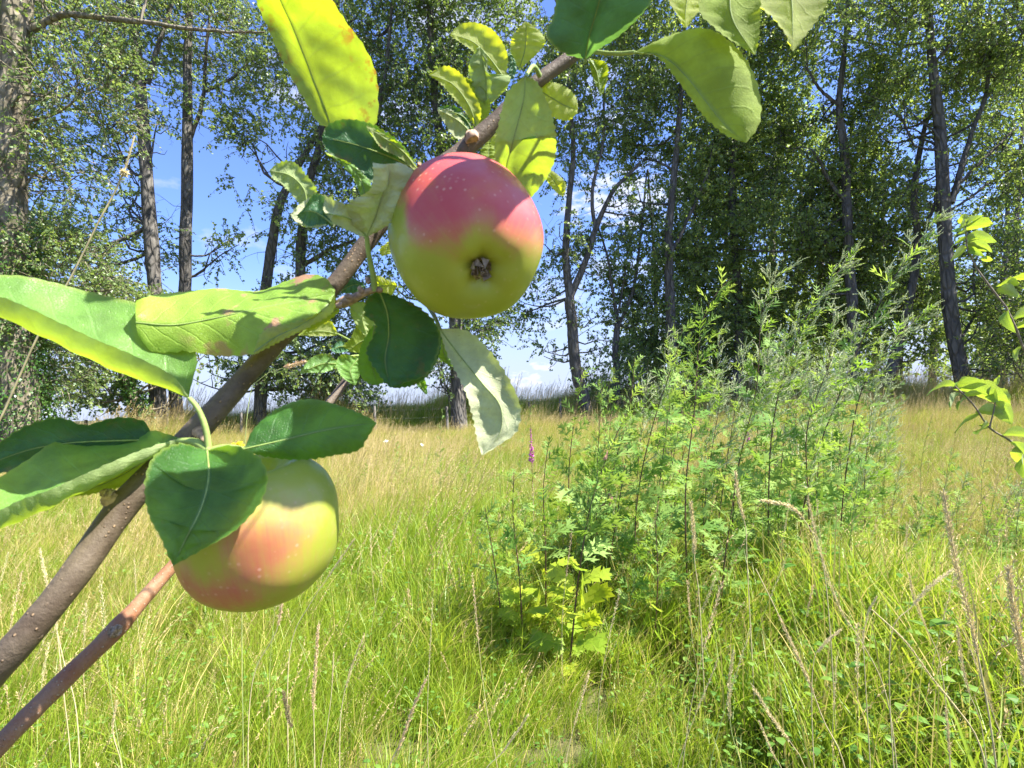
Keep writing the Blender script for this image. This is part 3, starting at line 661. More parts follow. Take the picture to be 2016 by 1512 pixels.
def bud(px, py, d, vx, vy, L, r, name='bud', mat='spur', dz=0):
    """short stub or bud from pixel px,py in picture direction vx,vy (metres)"""
    a = P(px, py, d); v = norm(rt*vx-up*vy+fw*dz)
    mb = MB(); k = np.linspace(0, 1, 9); prof = r*np.array([1.0, 1.1, 1.0, 1.15, 1.02, .95, .8, .5, .12])
    tube(mb, a-TB+v*(k*L)[:, None]+np.random.RandomState(int(px)).randn(9, 3)*r*.08, prof, 9, rough=.05, seed=int(px+py))
    return mb.build(name, MAT[mat], apple_tree)
bud(238, 1000, .232, -.55, -.6, .010, .0042, 'spur'); bud(222, 975, .231, -.9, -.3, .006, .0022, mat='calyx')
bud(222, 1244, .296, .95, -.1, .0035, .0030, 'bud', 'calyx'); bud(228, 1236, .292, .9, .2, .003, .002, 'bud', 'calyx')
bud(930, 275, .292, -.1, -1, .0045, .0038, 'bud');
# spur between the branch and the upper apple's leaves
def tubepart(name, pts, w, mat, parent=None, n=24, sides=9, rough=.03):
    q = [P(*p) for p in pts]; c = catmull(q, n); ww = np.interp(np.linspace(0, 1, n), np.linspace(0, 1, len(w)), w)
    rad = ww/F*np.array([np.dot(x-CAM, fw) for x in c])/2; mb = MB(); tube(mb, c-TB, rad, sides, rough=rough, seed=int(pts[0][0]))
    return mb.build(name, MAT[mat], parent or apple_tree)
tubepart('spur', [(662, 600, .268), (690, 590, .262), (715, 578, .258), (738, 568, .256)], [14, 24, 19, 14, 15], 'spur', rough=.07)
for px, py, vx, vy in ((690, 585, -.9, -.35), (672, 600, -.9, .2), (728, 556, -.6, -.8), (742, 571, .95, -.1), (712, 574, -.4, -.9)): bud(px, py, .256, vx, vy, .0032, .0014, 'bud_scale', 'spur')
tubepart('spur', [(392, 850, .245), (404, 866, .238), (412, 886, .232)], [26, 18, 14, 13], 'spur', rough=.06)
tubepart('twig', [(815, 350, .275), (822, 334, .268), (826, 322, .265)], [12, 9, 8], 'shoot')

# --- leaves of the upper part of the branch
leaf('leaf_rust', [(660, 250), (735, 245), (743, 195), (738, 140), (712, 85), (680, 42), (650, -5), (600, -80), (520, -170)], [(650, 246), (640, 215), (618, 160), (597, 105), (575, 50), (548, -10), (525, -90), (512, -170)],
     [(648, 250), (630, 244), (600, 195), (560, 125), (530, 60), (505, 0), (492, -60), (495, -120), (508, -170)], [.272, .25, .215], 'under', label='large backlit yellow-green leaf with rusty edge', stalk=[(823, 332, .27), (760, 290, .275), (690, 262, .272)], seed=1)
leaf('leaf_dark', [(822, 332), (795, 290, -.004), (755, 258, -.002), (715, 240), (675, 236), (645, 248), (634, 268)], [(820, 334), (770, 310), (700, 285), (634, 270)],
     [(818, 338), (795, 372), (750, 366), (712, 345), (680, 320), (650, 302), (634, 278)], [.262, .252, .255], 'upper', label='dark shaded leaf with a brown curled edge', seed=2)
leaf('leaf_rust', [(824, 334), (790, 288), (752, 262), (722, 246)], [(823, 336), (795, 300), (757, 272), (722, 250)], [(822, 340), (790, 312), (750, 290), (730, 262)], [.258, .247], 'under', seed=3, serr=.0004, name='leaf')
leaf('leaf_fresh', [(715, 400), (706, 372), (693, 345), (668, 318), (640, 298)], [(718, 398), (716, 372), (704, 345), (680, 320), (640, 299)], [(722, 396), (730, 365), (716, 345), (690, 322), (642, 302)], [.25, .245], 'upper', seed=4, stalk=[(735, 440, .252), (722, 415, .251)], sw=5)
leaf('leaf_down', [(722, 466), (690, 440), (688, 402, -.006), (730, 372, -.010), (736, 345, -.012), (734, 320, -.012)], [(722, 466), (740, 425), (752, 385), (765, 350, -.004), (765, 322, -.008)],
     [(724, 466), (772, 435), (806, 385, .004), (821, 348, .004), (800, 326), (775, 318)], [.243, .236, .238], 'under', label='pale downy crumpled leaf against the upper apple', bulge=.004, seed=5, stalk=[(738, 572, .256), (734, 540, .252), (726, 500, .247)], sw=10)
leaf('leaf_down', [(722, 466), (702, 415, -.004), (665, 398), (628, 384, .003), (592, 402, .003), (572, 422)], [(722, 467), (690, 432), (650, 422), (610, 420), (573, 423)],
     [(722, 468), (690, 455), (655, 440), (620, 447, -.006), (590, 441, -.008), (574, 426, -.003)], [.243, .232, .235], 'under', label='ragged curled half of the crumpled leaf', bulge=.003, seed=6)
leaf('leaf_fresh', [(610, 408), (622, 375), (602, 345), (575, 318), (548, 322), (531, 335)], [(605, 410), (598, 372), (570, 345), (531, 336)], [(600, 412), (580, 388), (556, 362), (538, 350), (531, 338)], [.238, .236], 'under', seed=7, label='small ragged yellow leaf left of the crumpled leaf')
leaf('leaf_blue', [(655, 440), (636, 412), (638, 388), (618, 384), (598, 410)], [(655, 442), (632, 424), (614, 416), (590, 418)], [(655, 444), (635, 440), (606, 444), (584, 424)], [.231, .228], 'upper', seed=8)
leaf('leaf_fresh', [(1030, 152), (1000, 182), (985, 235), (975, 285), (978, 325), (1005, 355), (1044, 388)], [(1034, 152), (1032, 190), (1020, 240), (1007, 290), (998, 340), (1044, 389)],
     [(1038, 152), (1052, 158), (1078, 205), (1093, 265), (1092, 310), (1076, 350), (1046, 389)], [.246, .25, .276], 'under', label='cupped backlit leaf hanging right behind the upper apple', bulge=.004, seed=9, stalk=[(1062, 148, .30), (1050, 130, .27)], sw=8)
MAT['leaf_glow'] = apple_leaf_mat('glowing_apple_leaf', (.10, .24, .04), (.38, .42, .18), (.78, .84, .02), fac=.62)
leaf('leaf_glow', [(1054, 172), (1078, 163), (1110, 170), (1132, 190), (1138, 212)], [(1054, 174), (1085, 192), (1112, 208), (1137, 216)], [(1054, 177), (1062, 205), (1085, 228), (1118, 236), (1137, 222)], [.31, .30], 'under', seed=10)
Y = dict(side='under')
leaf('leaf_glow', [(996, 152), (998, 108), (972, 62), (935, 45), (905, 50), (887, 66)], [(990, 150), (962, 112), (930, 82), (887, 67)], [(985, 150), (955, 122), (925, 95), (887, 70)], [.335, .33], seed=11, **Y)
leaf('leaf_glow', [(1022, 134), (1006, 105), (1010, 72), (1034, 42)], [(1023, 134), (1034, 95), (1036, 44)], [(1024, 134), (1050, 112), (1073, 82), (1062, 62), (1038, 44)], [.34, .335], seed=12, **Y)
leaf('leaf_fresh', [(955, 212), (932, 175), (924, 125), (944, 90)], [(956, 212), (957, 160), (945, 92)], [(958, 212), (998, 172), (1003, 150), (962, 146), (958, 112), (946, 92)], [.325, .318], seed=13, **Y)
leaf('leaf_glow', [(941, 252), (946, 215), (925, 172), (900, 140), (875, 131), (845, 146)], [(940, 252), (922, 205), (890, 165), (845, 147)], [(938, 252), (918, 222), (885, 182), (862, 158), (845, 148)], [.32, .31], seed=14, **Y)
leaf('leaf_shade', [(944, 250), (965, 215), (955, 180), (930, 160), (912, 152)], [(942, 250), (940, 212), (912, 155)], [(940, 250), (928, 210), (908, 160)], [.325, .32], seed=15, **Y)
leaf('leaf_down', [(932, 265), (915, 230), (892, 212), (862, 214)], [(930, 266), (905, 240), (862, 215)], [(928, 270), (900, 272), (875, 240), (862, 217)], [.315, .31], seed=16, **Y)
leaf('leaf_dark', [(934, 262), (916, 226), (892, 208), (862, 212)], [(933, 264), (912, 230), (862, 213)], [(932, 266), (910, 236), (890, 218), (862, 215)], [.312, .306], 'upper', seed=17)
leaf('leaf_glow', [(962, 300), (950, 265), (958, 240), (972, 224)], [(964, 300), (966, 262), (972, 225)], [(968, 300), (985, 262), (975, 225)], [.33, .33], seed=18, **Y)
leaf('leaf_shade', [(955, 330), (948, 296), (960, 280)], [(962, 330), (962, 305), (963, 280)], [(978, 325), (975, 300), (965, 280)], [.32, .325], seed=181, **Y)
leaf('leaf_glow', [(1074, 330), (1096, 343), (1113, 362), (1110, 386)], [(1073, 333), (1092, 358), (1109, 386)], [(1072, 338), (1078, 356), (1098, 380), (1107, 386)], [.31, .315], seed=19, **Y)
leaf('leaf_blue', [(1000, 155), (1004, 125), (1000, 100)], [(1005, 156), (1010, 128), (1001, 100)], [(1010, 157), (1016, 130), (1003, 100)], [.335, .335], 'upper', seed=191)
leaf('leaf_glow', [(752, 505), (748, 492), (764, 476)], [(758, 503), (762, 490), (768, 474)], [(768, 500), (778, 488), (772, 474)], [.31, .31], seed=192, **Y)
# --- leaves at the top of the branch
leaf('leaf_blue', [(1150, 116), (1118, 107), (1086, 84), (1078, 64), (1090, 35), (1098, -10), (1120, -80), (1180, -150)], [(1152, 116), (1160, 70), (1175, 20), (1190, -50), (1185, -150)],
     [(1154, 116), (1175, 98), (1212, 75), (1250, 40), (1285, -5), (1290, -70), (1240, -130), (1190, -152)], [.25, .235, .24], 'upper', label='large bluish-green leaf at the top of the branch', bulge=.004, seed=20, stalk=[(1165, 75, .305), (1150, 120, .27)])
leaf('leaf_shade', [(1158, 116), (1168, 150), (1178, 175), (1183, 192)], [(1160, 116), (1174, 140), (1183, 192)], [(1163, 116), (1192, 124), (1196, 148), (1184, 190)], [.262, .262], 'upper', seed=21)
leaf('leaf_shade', [(1250, 102), (1320, 70), (1385, 57), (1440, 85), (1480, 140), (1497, 200), (1491, 250), (1469, 281)], [(1250, 103), (1305, 112), (1350, 150), (1395, 207), (1435, 255), (1468, 281)],
     [(1250, 105), (1290, 108), (1340, 165), (1385, 225), (1425, 262), (1466, 281)], [.245, .225], 'under', label='large olive leaf drooping on a long stalk at upper right', bulge=.003, seed=22, stalk=[(1200, 55, .30), (1165, 100, .255), (1210, 106, .25)], sw=9)
leaf('leaf_glow', [(1385, -90), (1325, -40), (1318, 0), (1335, 30), (1349, 54)], [(1385, -90), (1360, -30), (1350, 20), (1350, 54)], [(1385, -90), (1405, -35), (1400, 0), (1368, 30), (1352, 54)], [.25, .245], seed=23, **Y)
leaf('leaf_shade', [(1450, -120), (1395, -50), (1378, 20), (1405, 52), (1445, 82), (1484, 106)], [(1450, -120), (1440, -40), (1440, 30), (1485, 107)], [(1450, -120), (1500, -60), (1496, 10), (1494, 60), (1488, 106)], [.235, .225], 'under', label='dark hanging leaf between the olive leaf and the right top leaf', seed=24)
leaf('leaf_glow', [(1560, -170), (1490, -70), (1492, 0), (1530, 42), (1552, 74), (1560, 100)], [(1560, -170), (1555, -60), (1560, 20), (1561, 100)], [(1560, -170), (1640, -80), (1630, -5), (1608, 38), (1582, 72), (1562, 100)], [.24, .225], 'under', label='backlit leaf with a torn tip hanging from the top edge', seed=25, serr=.0013)
# --- leaves on the left
leaf('leaf_fresh', [(372, 778), (386, 700, .014), (345, 640, .024), (275, 600, .028), (200, 582, .028), (120, 560, .026), (50, 545, .024), (0, 542, .022), (-80, 548, .012), (-150, 575)], [(373, 784), (310, 757), (250, 735), (180, 700), (100, 662), (0, 615), (-80, 590), (-150, 577)],
     [(371, 780), (345, 745, -.006), (288, 712, -.011), (240, 690, -.013), (195, 672, -.013), (110, 632, -.012), (50, 604, -.011), (0, 585, -.010), (-80, 572, -.006), (-150, 578)], [.232, .215, .195], 'upper', label='long folded leaf showing its yellow underside at the left edge', bulge=.0035, seed=30, stalk=[(411, 886, .232), (404, 840, .232), (388, 802, .232)], sw=11)
leaf('leaf_spot', [(268, 592), (300, 582, .016), (360, 575, .022), (430, 568, .024), (510, 573, .022), (560, 555, .02), (605, 541, .014), (640, 548, .006), (660, 572)], [(268, 635), (340, 640), (430, 625), (520, 605), (600, 590), (659, 577)],
     [(272, 660), (300, 690), (370, 690), (430, 700), (500, 694, -.008), (540, 662, -.010), (590, 642, -.010), (635, 616, -.006), (659, 582)], [.238, .245, .262], 'upper', label='broad leaf with pinkish spots lying across the branch', bulge=.0008, seed=31)
leaf('leaf_glow', [(500, 690), (520, 652), (580, 635), (640, 608), (659, 580)], [(500, 694), (540, 665), (600, 636), (660, 588)], [(502, 697), (545, 674), (605, 644), (655, 612), (660, 590)], [.236, .25], 'under', seed=32)
leaf('leaf_dark', [(300, 862), (285, 832), (240, 822), (205, 828), (165, 838), (120, 824), (60, 836), (0, 872), (-70, 930)], [(300, 866), (220, 868), (140, 872), (60, 885), (-70, 932)],
     [(300, 872), (220, 905), (140, 918), (60, 925), (0, 930), (-70, 935)], [.25, .235], 'upper', label='dark leaf behind the bright leaf at the left edge', seed=33)
leaf('leaf_fresh', [(352, 862), (300, 848, .016), (230, 856, .03), (140, 868, .036), (105, 872, .038), (60, 902, .034), (0, 940, .026), (-100, 1005)], [(352, 868), (290, 905), (200, 948), (110, 985), (40, 1018), (0, 1036), (-100, 1085)],
     [(351, 864), (270, 890, -.005), (180, 928, -.010), (90, 968, -.012), (40, 985, -.012), (0, 1005, -.011), (-100, 1050, -.004)], [.24, .205, .18], 'upper', label='bright folded leaf reaching to the left edge beside the heart-shaped one', bulge=.003, seed=34, stalk=[(411, 888, .232), (388, 872, .234)], sw=15)
leaf('leaf_shade', [(315, 878), (250, 905), (180, 940), (120, 970), (85, 985)], [(314, 884), (250, 930), (180, 962), (85, 986)], [(312, 940), (250, 955), (190, 970), (140, 978), (85, 987)], [.25, .235], 'under', seed=35, label='olive underside of a leaf behind the bright folded leaf')
leaf('leaf', [(482, 882), (500, 845, .01), (550, 803, .016), (612, 786, .018), (668, 799, .014), (716, 818, .006), (741, 832)], [(480, 884), (560, 866), (650, 845), (741, 832)],
     [(480, 887), (535, 900), (600, 904), (655, 896), (706, 885), (722, 862), (741, 834)], [.232, .238, .242], 'upper', label='shaded green leaf above the lower apple', bulge=.003, seed=36, stalk=[(413, 888, .232), (430, 882, .232), (455, 880, .232)], sw=11)
leaf('leaf', [(406, 887), (352, 874), (304, 900), (286, 955), (296, 1020), (322, 1068), (340, 1113)], [(408, 888), (411, 940), (396, 1000), (365, 1062), (340, 1114)],
     [(410, 887), (455, 878), (506, 900), (526, 943), (512, 988), (462, 1044), (400, 1080), (342, 1113)], [.226, .198, .188, .186], 'upper', label='dark heart-shaped leaf hanging in front of the lower apple', bulge=.003, seed=37, stalk=[(412, 886, .232), (410, 884, .23)], sw=9)
# --- leaves below the upper apple
leaf('leaf_dark', [(745, 572), (722, 592), (720, 620), (742, 640), (736, 662), (722, 690), (742, 730), (768, 763)], [(748, 576), (762, 615), (765, 660), (758, 710), (769, 763)],
     [(752, 575), (800, 592), (850, 628), (866, 665), (858, 705), (838, 738), (800, 752), (770, 763)], [.262, .272, .268], 'upper', label='dark leaf with a wavy pale edge under the upper apple', bulge=.0025, seed=40, stalk=[(735, 570, .257)], serr=.0011)
leaf('leaf_dark', [(865, 640), (868, 680), (845, 735), (815, 757), (775, 764)], [(855, 640), (850, 690), (822, 738), (775, 764)], [(820, 640), (830, 690), (806, 730), (772, 762)], [.28, .278], 'upper', seed=41)
leaf('leaf_down', [(866, 652), (885, 705), (915, 765), (932, 820), (940, 862), (948, 895)], [(867, 650), (905, 700), (950, 755), (985, 800), (985, 850), (949, 896)],
     [(868, 647), (918, 652), (962, 690), (998, 742), (1023, 800), (1016, 848), (984, 874), (950, 896)], [.262, .245, .242], 'under', label='pale underside leaf hanging to the right below the upper apple', bulge=.003, seed=42, stalk=[(842, 600, .29), (860, 632, .268)], sw=8)
leaf('leaf_fresh', [(868, 664), (855, 692), (886, 722)], [(872, 664), (874, 695), (890, 722)], [(880, 666), (896, 695), (893, 722)], [.30, .295], 'upper', seed=43)
leaf('leaf', [(735, 640), (710, 685), (707, 730), (722, 752), (742, 758)], [(738, 640), (730, 700), (743, 759)], [(742, 640), (758, 700), (765, 745), (744, 758)], [.282, .278], 'upper', seed=44)
leaf('leaf_fresh', [(706, 704), (672, 699), (662, 716), (674, 742), (698, 758)], [(706, 705), (690, 728), (699, 758)], [(707, 706), (708, 735), (700, 758)], [.42, .41], 'upper', seed=45, stalk=[(722, 690, .47), (712, 696, .44)], sw=4)
leaf('leaf_down', [(664, 712), (640, 697), (612, 706), (590, 734)], [(664, 716), (635, 716), (590, 735)], [(664, 722), (640, 732), (612, 733), (591, 736)], [.42, .40], 'upper', seed=46, stalk=[(710, 700, .46), (690, 702, .44)], sw=4)
leaf('leaf_glow', [(664, 655), (650, 632), (628, 640), (588, 656)], [(664, 657), (632, 652), (588, 657)], [(664, 660), (630, 661), (588, 659)], [.40, .39], 'under', seed=47, stalk=[(705, 680, .46), (685, 668, .43)], sw=4)
leaf('leaf_fresh', [(742, 600), (704, 596), (690, 606), (702, 640), (722, 664)], [(742, 604), (715, 620), (723, 665)], [(744, 610), (738, 642), (725, 664)], [.30, .30], 'under', seed=48, label='pale leaf behind the spur below the branch')
leaf('leaf_shade', [(735, 660), (706, 640), (690, 668), (676, 682), (688, 690)], [(735, 664), (712, 672), (686, 690)], [(735, 690), (715, 694), (690, 692)], [.33, .33], 'under', seed=49)
leaf('leaf_glow', [(738, 562), (745, 545), (765, 552), (782, 558)], [(738, 565), (760, 562), (782, 560)], [(738, 572), (765, 590), (772, 580), (782, 561)], [.29, .285], 'under', seed=50)
leaf('leaf_blue', [(672, 570), (690, 548), (715, 558)], [(672, 573), (692, 562), (716, 560)], [(672, 576), (695, 576), (717, 564)], [.29, .29], 'upper', seed=51)
leaf('leaf', [(812, 738), (818, 752), (828, 765), (840, 777)], [(820, 738), (826, 755), (840, 777)], [(832, 736), (838, 755), (841, 776)], [.34, .34], 'upper', seed=52)
leaf('leaf_shade', [(668, 602), (625, 618), (570, 645), (515, 676)], [(668, 606), (625, 632), (570, 658), (515, 677)], [(668, 614), (650, 628), (600, 655), (515, 679)], [.285, .275], 'under', seed=53)
leaf('leaf_blue', [(690, 680), (668, 672), (652, 688)], [(690, 684), (670, 682), (653, 690)], [(688, 690), (668, 694), (655, 692)], [.45, .44], 'upper', seed=54)

# --- unseen shoot added above the frame, its leaves placed to shade those below
tubepart('twig', [(1215, 40, .315), (1235, -90, .28), (1250, -190, .235), (1235, -260, .19), (1215, -380, .165), (1170, -620, .16)], [14, 13, 12, 10, 7], 'shoot')
leaf('leaf', [(1140, -215), (1080, -100, .028), (920, -95, .028), (810, -225)], [(1140, -215), (980, -222), (810, -227)], [(1140, -217), (1070, -370, -.022), (910, -380, -.022), (810, -229)], [.160, .150], 'upper', seed=60, stalk=[(1228, -290, .18), (1190, -250, .168)])  # added out of view to shade the heart-shaped leaf
leaf('leaf', [(1370, -225), (1330, -125, .028), (1200, -120, .028), (1110, -235)], [(1370, -228), (1240, -232), (1110, -238)], [(1370, -231), (1320, -370, -.024), (1200, -375, -.024), (1110, -241)], [.198, .192], 'upper', seed=61, stalk=[(1300, -150, .25), (1330, -200, .22)])  # added out of view to shade the leaf over the lower apple
leaf('leaf', [(1225, -330), (1130, -370), (1020, -340), (950, -270)], [(1225, -330), (1100, -290), (950, -268)], [(1225, -328), (1130, -215), (1020, -215), (950, -266)], [.225, .20], 'upper', seed=62)
leaf('leaf', [(1180, -450), (1260, -520), (1380, -500), (1450, -430)], [(1180, -448), (1310, -430), (1450, -428)], [(1180, -446), (1260, -350), (1370, -360), (1450, -426)], [.22, .20], 'upper', seed=63)
leaf('leaf', [(1150, -600), (1080, -680), (960, -690), (880, -620)], [(1150, -600), (1010, -620), (880, -618)], [(1150, -596), (1060, -530), (960, -540), (880, -616)], [.20, .185], 'upper', seed=64)
# ------------------------------------------------------------------ apples
def apple(px, py, d, R, squash, axis, blush, label, stem_to, bumps=.03):
    C = P(px, py, d); vd = norm(C-CAM)
    prof = catmull([(0, .27), (.035, .26), (.10, .33), (.20, .45), (.31, .475), (.44, .385), (.515, .22), (.52, 0), (.48, -.22), (.378, -.385), (.25, -.472), (.175, -.484), (.12, -.462), (.07, -.425), (.03, -.405), (.0, -.40)], 70)
    prof[:, 0] = np.maximum(prof[:, 0], 0); ns = 96; th = np.arange(ns)*2*math.pi/ns
    lob = 1 + bumps*np.cos(5*th)[None, :]*sstep(.0, -.45, 0*prof[:, 1:2]+prof[:, 1:2]) + .012*np.cos(2*th+.7)[None, :]
    r = prof[:, :1]*lob*2*R; z = np.repeat(prof[:, 1:2], ns, 1)*2*R*squash
    z = z + .012*R*np.cos(5*th)[None]*sstep(-.2, -.47, prof[:, 1:2])
    ax = norm(axis); za = -ax; xa = norm(np.cross(za, [.3, 1, .2])); ya = np.cross(za, xa)
    off = (r*np.cos(th))[..., None]*xa + (r*np.sin(th))[..., None]*ya + z[..., None]*za
    n = len(prof); idx = np.arange(n*ns).reshape(n, ns); nx_ = np.roll(idx, -1, 1)
    Q = np.stack([idx[:-1], idx[1:], nx_[1:], nx_[:-1]], -1).reshape(-1, 4)
    dark = sstep(.085, .03, r/(2*R)) * 1.0
    t = thing('apple', C, label, 'apple')
    mb = MB(); mb.add(off.reshape(-1, 3), Q, np.stack([np.broadcast_to(np.abs(th/math.pi-1), r.shape), np.broadcast_to(np.linspace(0, 1, n)[:, None], r.shape)], -1).reshape(-1, 2), (dark*.85).reshape(-1)); o = mb.build('skin', MAT['apple'], t)
    f = off.reshape(-1, 3)/R; b = blush(f@rt, f@up, -(f@vd))
    at = o.data.attributes.new('blush', 'FLOAT', 'POINT'); at.data.foreach_set('value', b.astype(np.float32))
    # dried sepals in the calyx basin
    cb = MB(); rg = np.random.RandomState(int(px))
    base = za*(-.395*2*R*squash)
    for k in range(7):
        a = k*2*math.pi/5+rg.rand()*.5; dr = math.cos(a)*xa+math.sin(a)*ya; L = R*rg.uniform(.17, .30); w = R*.06
        sd_ = norm(np.cross(dr, za)); p0 = base+dr*R*.05; p1 = p0+dr*L*.35-za*L*.5; p2 = p1+dr*L*.25*rg.uniform(-1.6, 1)-za*L*.45+sd_*L*rg.uniform(-.3, .3)
        cb.add(np.array([p0-sd_*w, p0+sd_*w, p1+sd_*w*.9, p2, p1-sd_*w*.9]), [[0, 1, 2, 4], [4, 2, 3]])
    for k in range(14):
        a = rg.rand()*6.28; dr = math.cos(a)*xa+math.sin(a)*ya; p0 = base+dr*R*.03; p1 = p0-za*R*rg.uniform(.12, .24)+dr*R*rg.uniform(-.05, .08)
        tube(cb, [p0, (p0+p1)/2+rg.randn(3)*R*.01, p1], [R*.012, R*.009, R*.006], 4)
    cb.build('calyx', MAT['calyx'], t)
    st = MB(); s0 = za*(.25*2*R*squash); s2 = P(*stem_to)-C; tube(st, catmull([s0, s0+za*R*.35, s2*.85+s0*.15, s2], 12), .0016, 8); st.build('stem', MAT['spur'], t)
    return t
def blush1(x, y, z):
    bx = [-1.1, -.72, -.62, -.45, -.25, -.02, .08, .2, .35, .47, .68, .9, 1.1]; by = [.5, .30, -.12, -.28, -.36, -.36, -.24, -.08, -.1, -.24, -.34, -.2, -.1]
    b = np.interp(x, bx, by); f = sstep(b-.42, b+.46, y)
    return np.where(z > -.2, f, .6)*(.75+.25*sstep(-1, -.5, x))
def blush2(x, y, z):
    g = lambda cx, cy, s: np.exp(-((x-cx)**2+(y-cy)**2)/s**2)
    b = .42*g(.60, .08, .42)+.34*g(.45, -.38, .42)+.62*g(-.62, -.52, .42)+.5*g(0, -.62, .36)+.2*g(.25, .2, .35)
    return np.where(z > 0, np.minimum(b, .6), .1)
vd1 = norm(P(918, 472, .25)-CAM)
apple(919, 474, .252, .0357, 1.04, .22*rt-.40*up-.88*vd1, blush1, 'rosy upper apple with its dried blossom end facing the camera', (850, 320, .285))
vd2 = norm(P(510, 1054, .235)-CAM)
apple(510, 1042, .236, .0338, .95, .12*rt-.97*up+.15*vd2, blush2, 'yellow-green lower apple half covered by the heart-shaped leaf', (418, 888, .235))
# ------------------------------------------------------------------ meadow grass
MAT['grass'] = simple_leaf_mat('green_grass', (.085, .20, .010), (.32, .40, .035), (.26, .46, .02), (.60, .66, .06), .42, .42, .4, inst=True)
MAT['grass_dry'] = simple_leaf_mat('dry_grass', (.42, .35, .09), (.62, .50, .18), (.52, .44, .10), (.68, .56, .2), .35, .6, .2, inst=True)
MAT['panicle'] = simple_leaf_mat('grass_flowers', (.50, .38, .17), (.70, .54, .30), (.5, .38, .2), (.7, .54, .36), .04, .8, .1, inst=True)
MAT['weed'] = simple_leaf_mat('small_weeds', (.08, .20, .03), (.22, .34, .06), (.14, .30, .02), (.32, .46, .04), .4, .5, .3, inst=True)
def blades(mb, n, h0, h1, w, spread, lean, rng, mat=0, segs=5, flop=.5):
    for _ in range(n):
        a = rng.rand()*6.28; r = spread*math.sqrt(rng.rand()); b = np.array([math.cos(a)*r, math.sin(a)*r, -.03]); h = rng.uniform(h0, h1)
        az = rng.rand()*6.28; dr = np.array([math.cos(az), math.sin(az), 0])*rng.uniform(.1, flop) + np.array([lean, 0, 0])*rng.uniform(.3, 1.2)
        t = np.linspace(0, 1, segs+1)
        c = b + np.array([0, 0, 1])*(h*(t-.22*np.linalg.norm(dr)*t**2.4))[:, None] + dr*(h*t**1.9)[:, None]
        fa = rng.rand()*6.28; sd_ = np.array([math.cos(fa), math.sin(fa), .0]); ww = w*rng.uniform(.6, 1.3)*np.clip(1.15*(1-t**2.2), .04, 1)
        tw = rng.uniform(-.8, .8); s2 = np.stack([sd_[0]*np.cos(tw*t)-sd_[1]*np.sin(tw*t), sd_[0]*np.sin(tw*t)+sd_[1]*np.cos(tw*t), 0*t], 1)
        V = np.stack([c-s2*ww[:, None]/2, c+s2*ww[:, None]/2], 1).reshape(-1, 3)
        k = np.arange(segs)*2; Q = np.stack([k, k+1, k+3, k+2], 1)
        mb.add(V, Q, None, np.clip(rng.uniform(0, 1)*.8+np.repeat(t, 2)*.25, 0, 1), mat)
def spikelet(mb, p, d, L, r, rng, mat, tint=.5):
    d = norm(d); s = norm(np.cross(d, rng.randn(3))); u = np.cross(d, s)
    V = np.array([p, p+d*L*.4+s*r, p+d*L*.4+(-.5*s+.87*u)*r, p+d*L*.4+(-.5*s-.87*u)*r, p+d*L])
    mb.add(V, [[0, 2, 1], [0, 3, 2], [0, 1, 3], [4, 1, 2], [4, 2, 3], [4, 3, 1]], None, tint, mat)
def flower_stems(mb, n, h0, h1, spread, lean, rng, smat, hmat, kind):
    for _ in range(n):
        a = rng.rand()*6.28; r = spread*math.sqrt(rng.rand()); b = np.array([math.cos(a)*r, math.sin(a)*r, -.03]); h = rng.uniform(h0, h1)
        az = rng.rand()*6.28; dr = np.array([math.cos(az), math.sin(az), 0])*rng.uniform(0, .3)+np.array([lean*rng.uniform(.4, 1.3), 0, 0])
        t = np.linspace(0, 1, 5); c = b+np.array([0, 0, 1])*(h*t)[:, None]+dr*(h*t**1.8)[:, None]
        tube(mb, c, np.linspace(.0012, .0006, 5), 3, rng.rand(), smat, cap=False)
        if kind == 'airy':
            for k in range(20):
                q = rng.uniform(.68, 1); p = c[-2]*(1-(q-.68)/.32)+c[-1]*((q-.68)/.32); d = norm(rng.randn(3)*.7+np.array([.3, 0, .8])); L = .06*(1.15-q)*rng.uniform(.6, 2.6)
                e = p+d*L; spikelet(mb, e, d+np.array([.2, 0, -.2]), .007, .0011, rng, hmat, rng.rand())
                if k % 2 == 0: mb.add(np.array([p, p+[.0006, 0, 0], e]), [[0, 1, 2]], None, .3, hmat)
        else:
            for k in range(30):
                q = rng.uniform(.72, 1); p = c[-2]*(1-(q-.72)/.28)+c[-1]*((q-.72)/.28); d = norm(c[-1]-c[-2])+rng.randn(3)*.35
                spikelet(mb, p+rng.randn(3)*.0015, d, .013, .0016, rng, hmat, rng.rand())
def small_leaves(mb, n, spread, h, rng, mat):
    for _ in range(n):
        a = rng.rand()*6.28; r = spread*math.sqrt(rng.rand()); hh = rng.uniform(.05, h); L = rng.uniform(.018, .045); f = rng.rand()*6.28; d = np.array([math.cos(f), math.sin(f), rng.uniform(-.3, .5)])
        p = np.array([math.cos(a)*r, math.sin(a)*r, hh]); s = norm(np.cross(d, [0, 0, 1]))*L*.3; up_ = np.array([0, 0, .15*L])
        mb.add(np.array([p, p+d*L*.35+s+up_, p+d*L*.75+s*.8+up_, p+d*L, p+d*L*.75-s*.8+up_, p+d*L*.35-s+up_]), [[0, 1, 5], [1, 2, 4, 5], [2, 3, 4]], None, rng.rand(), mat)

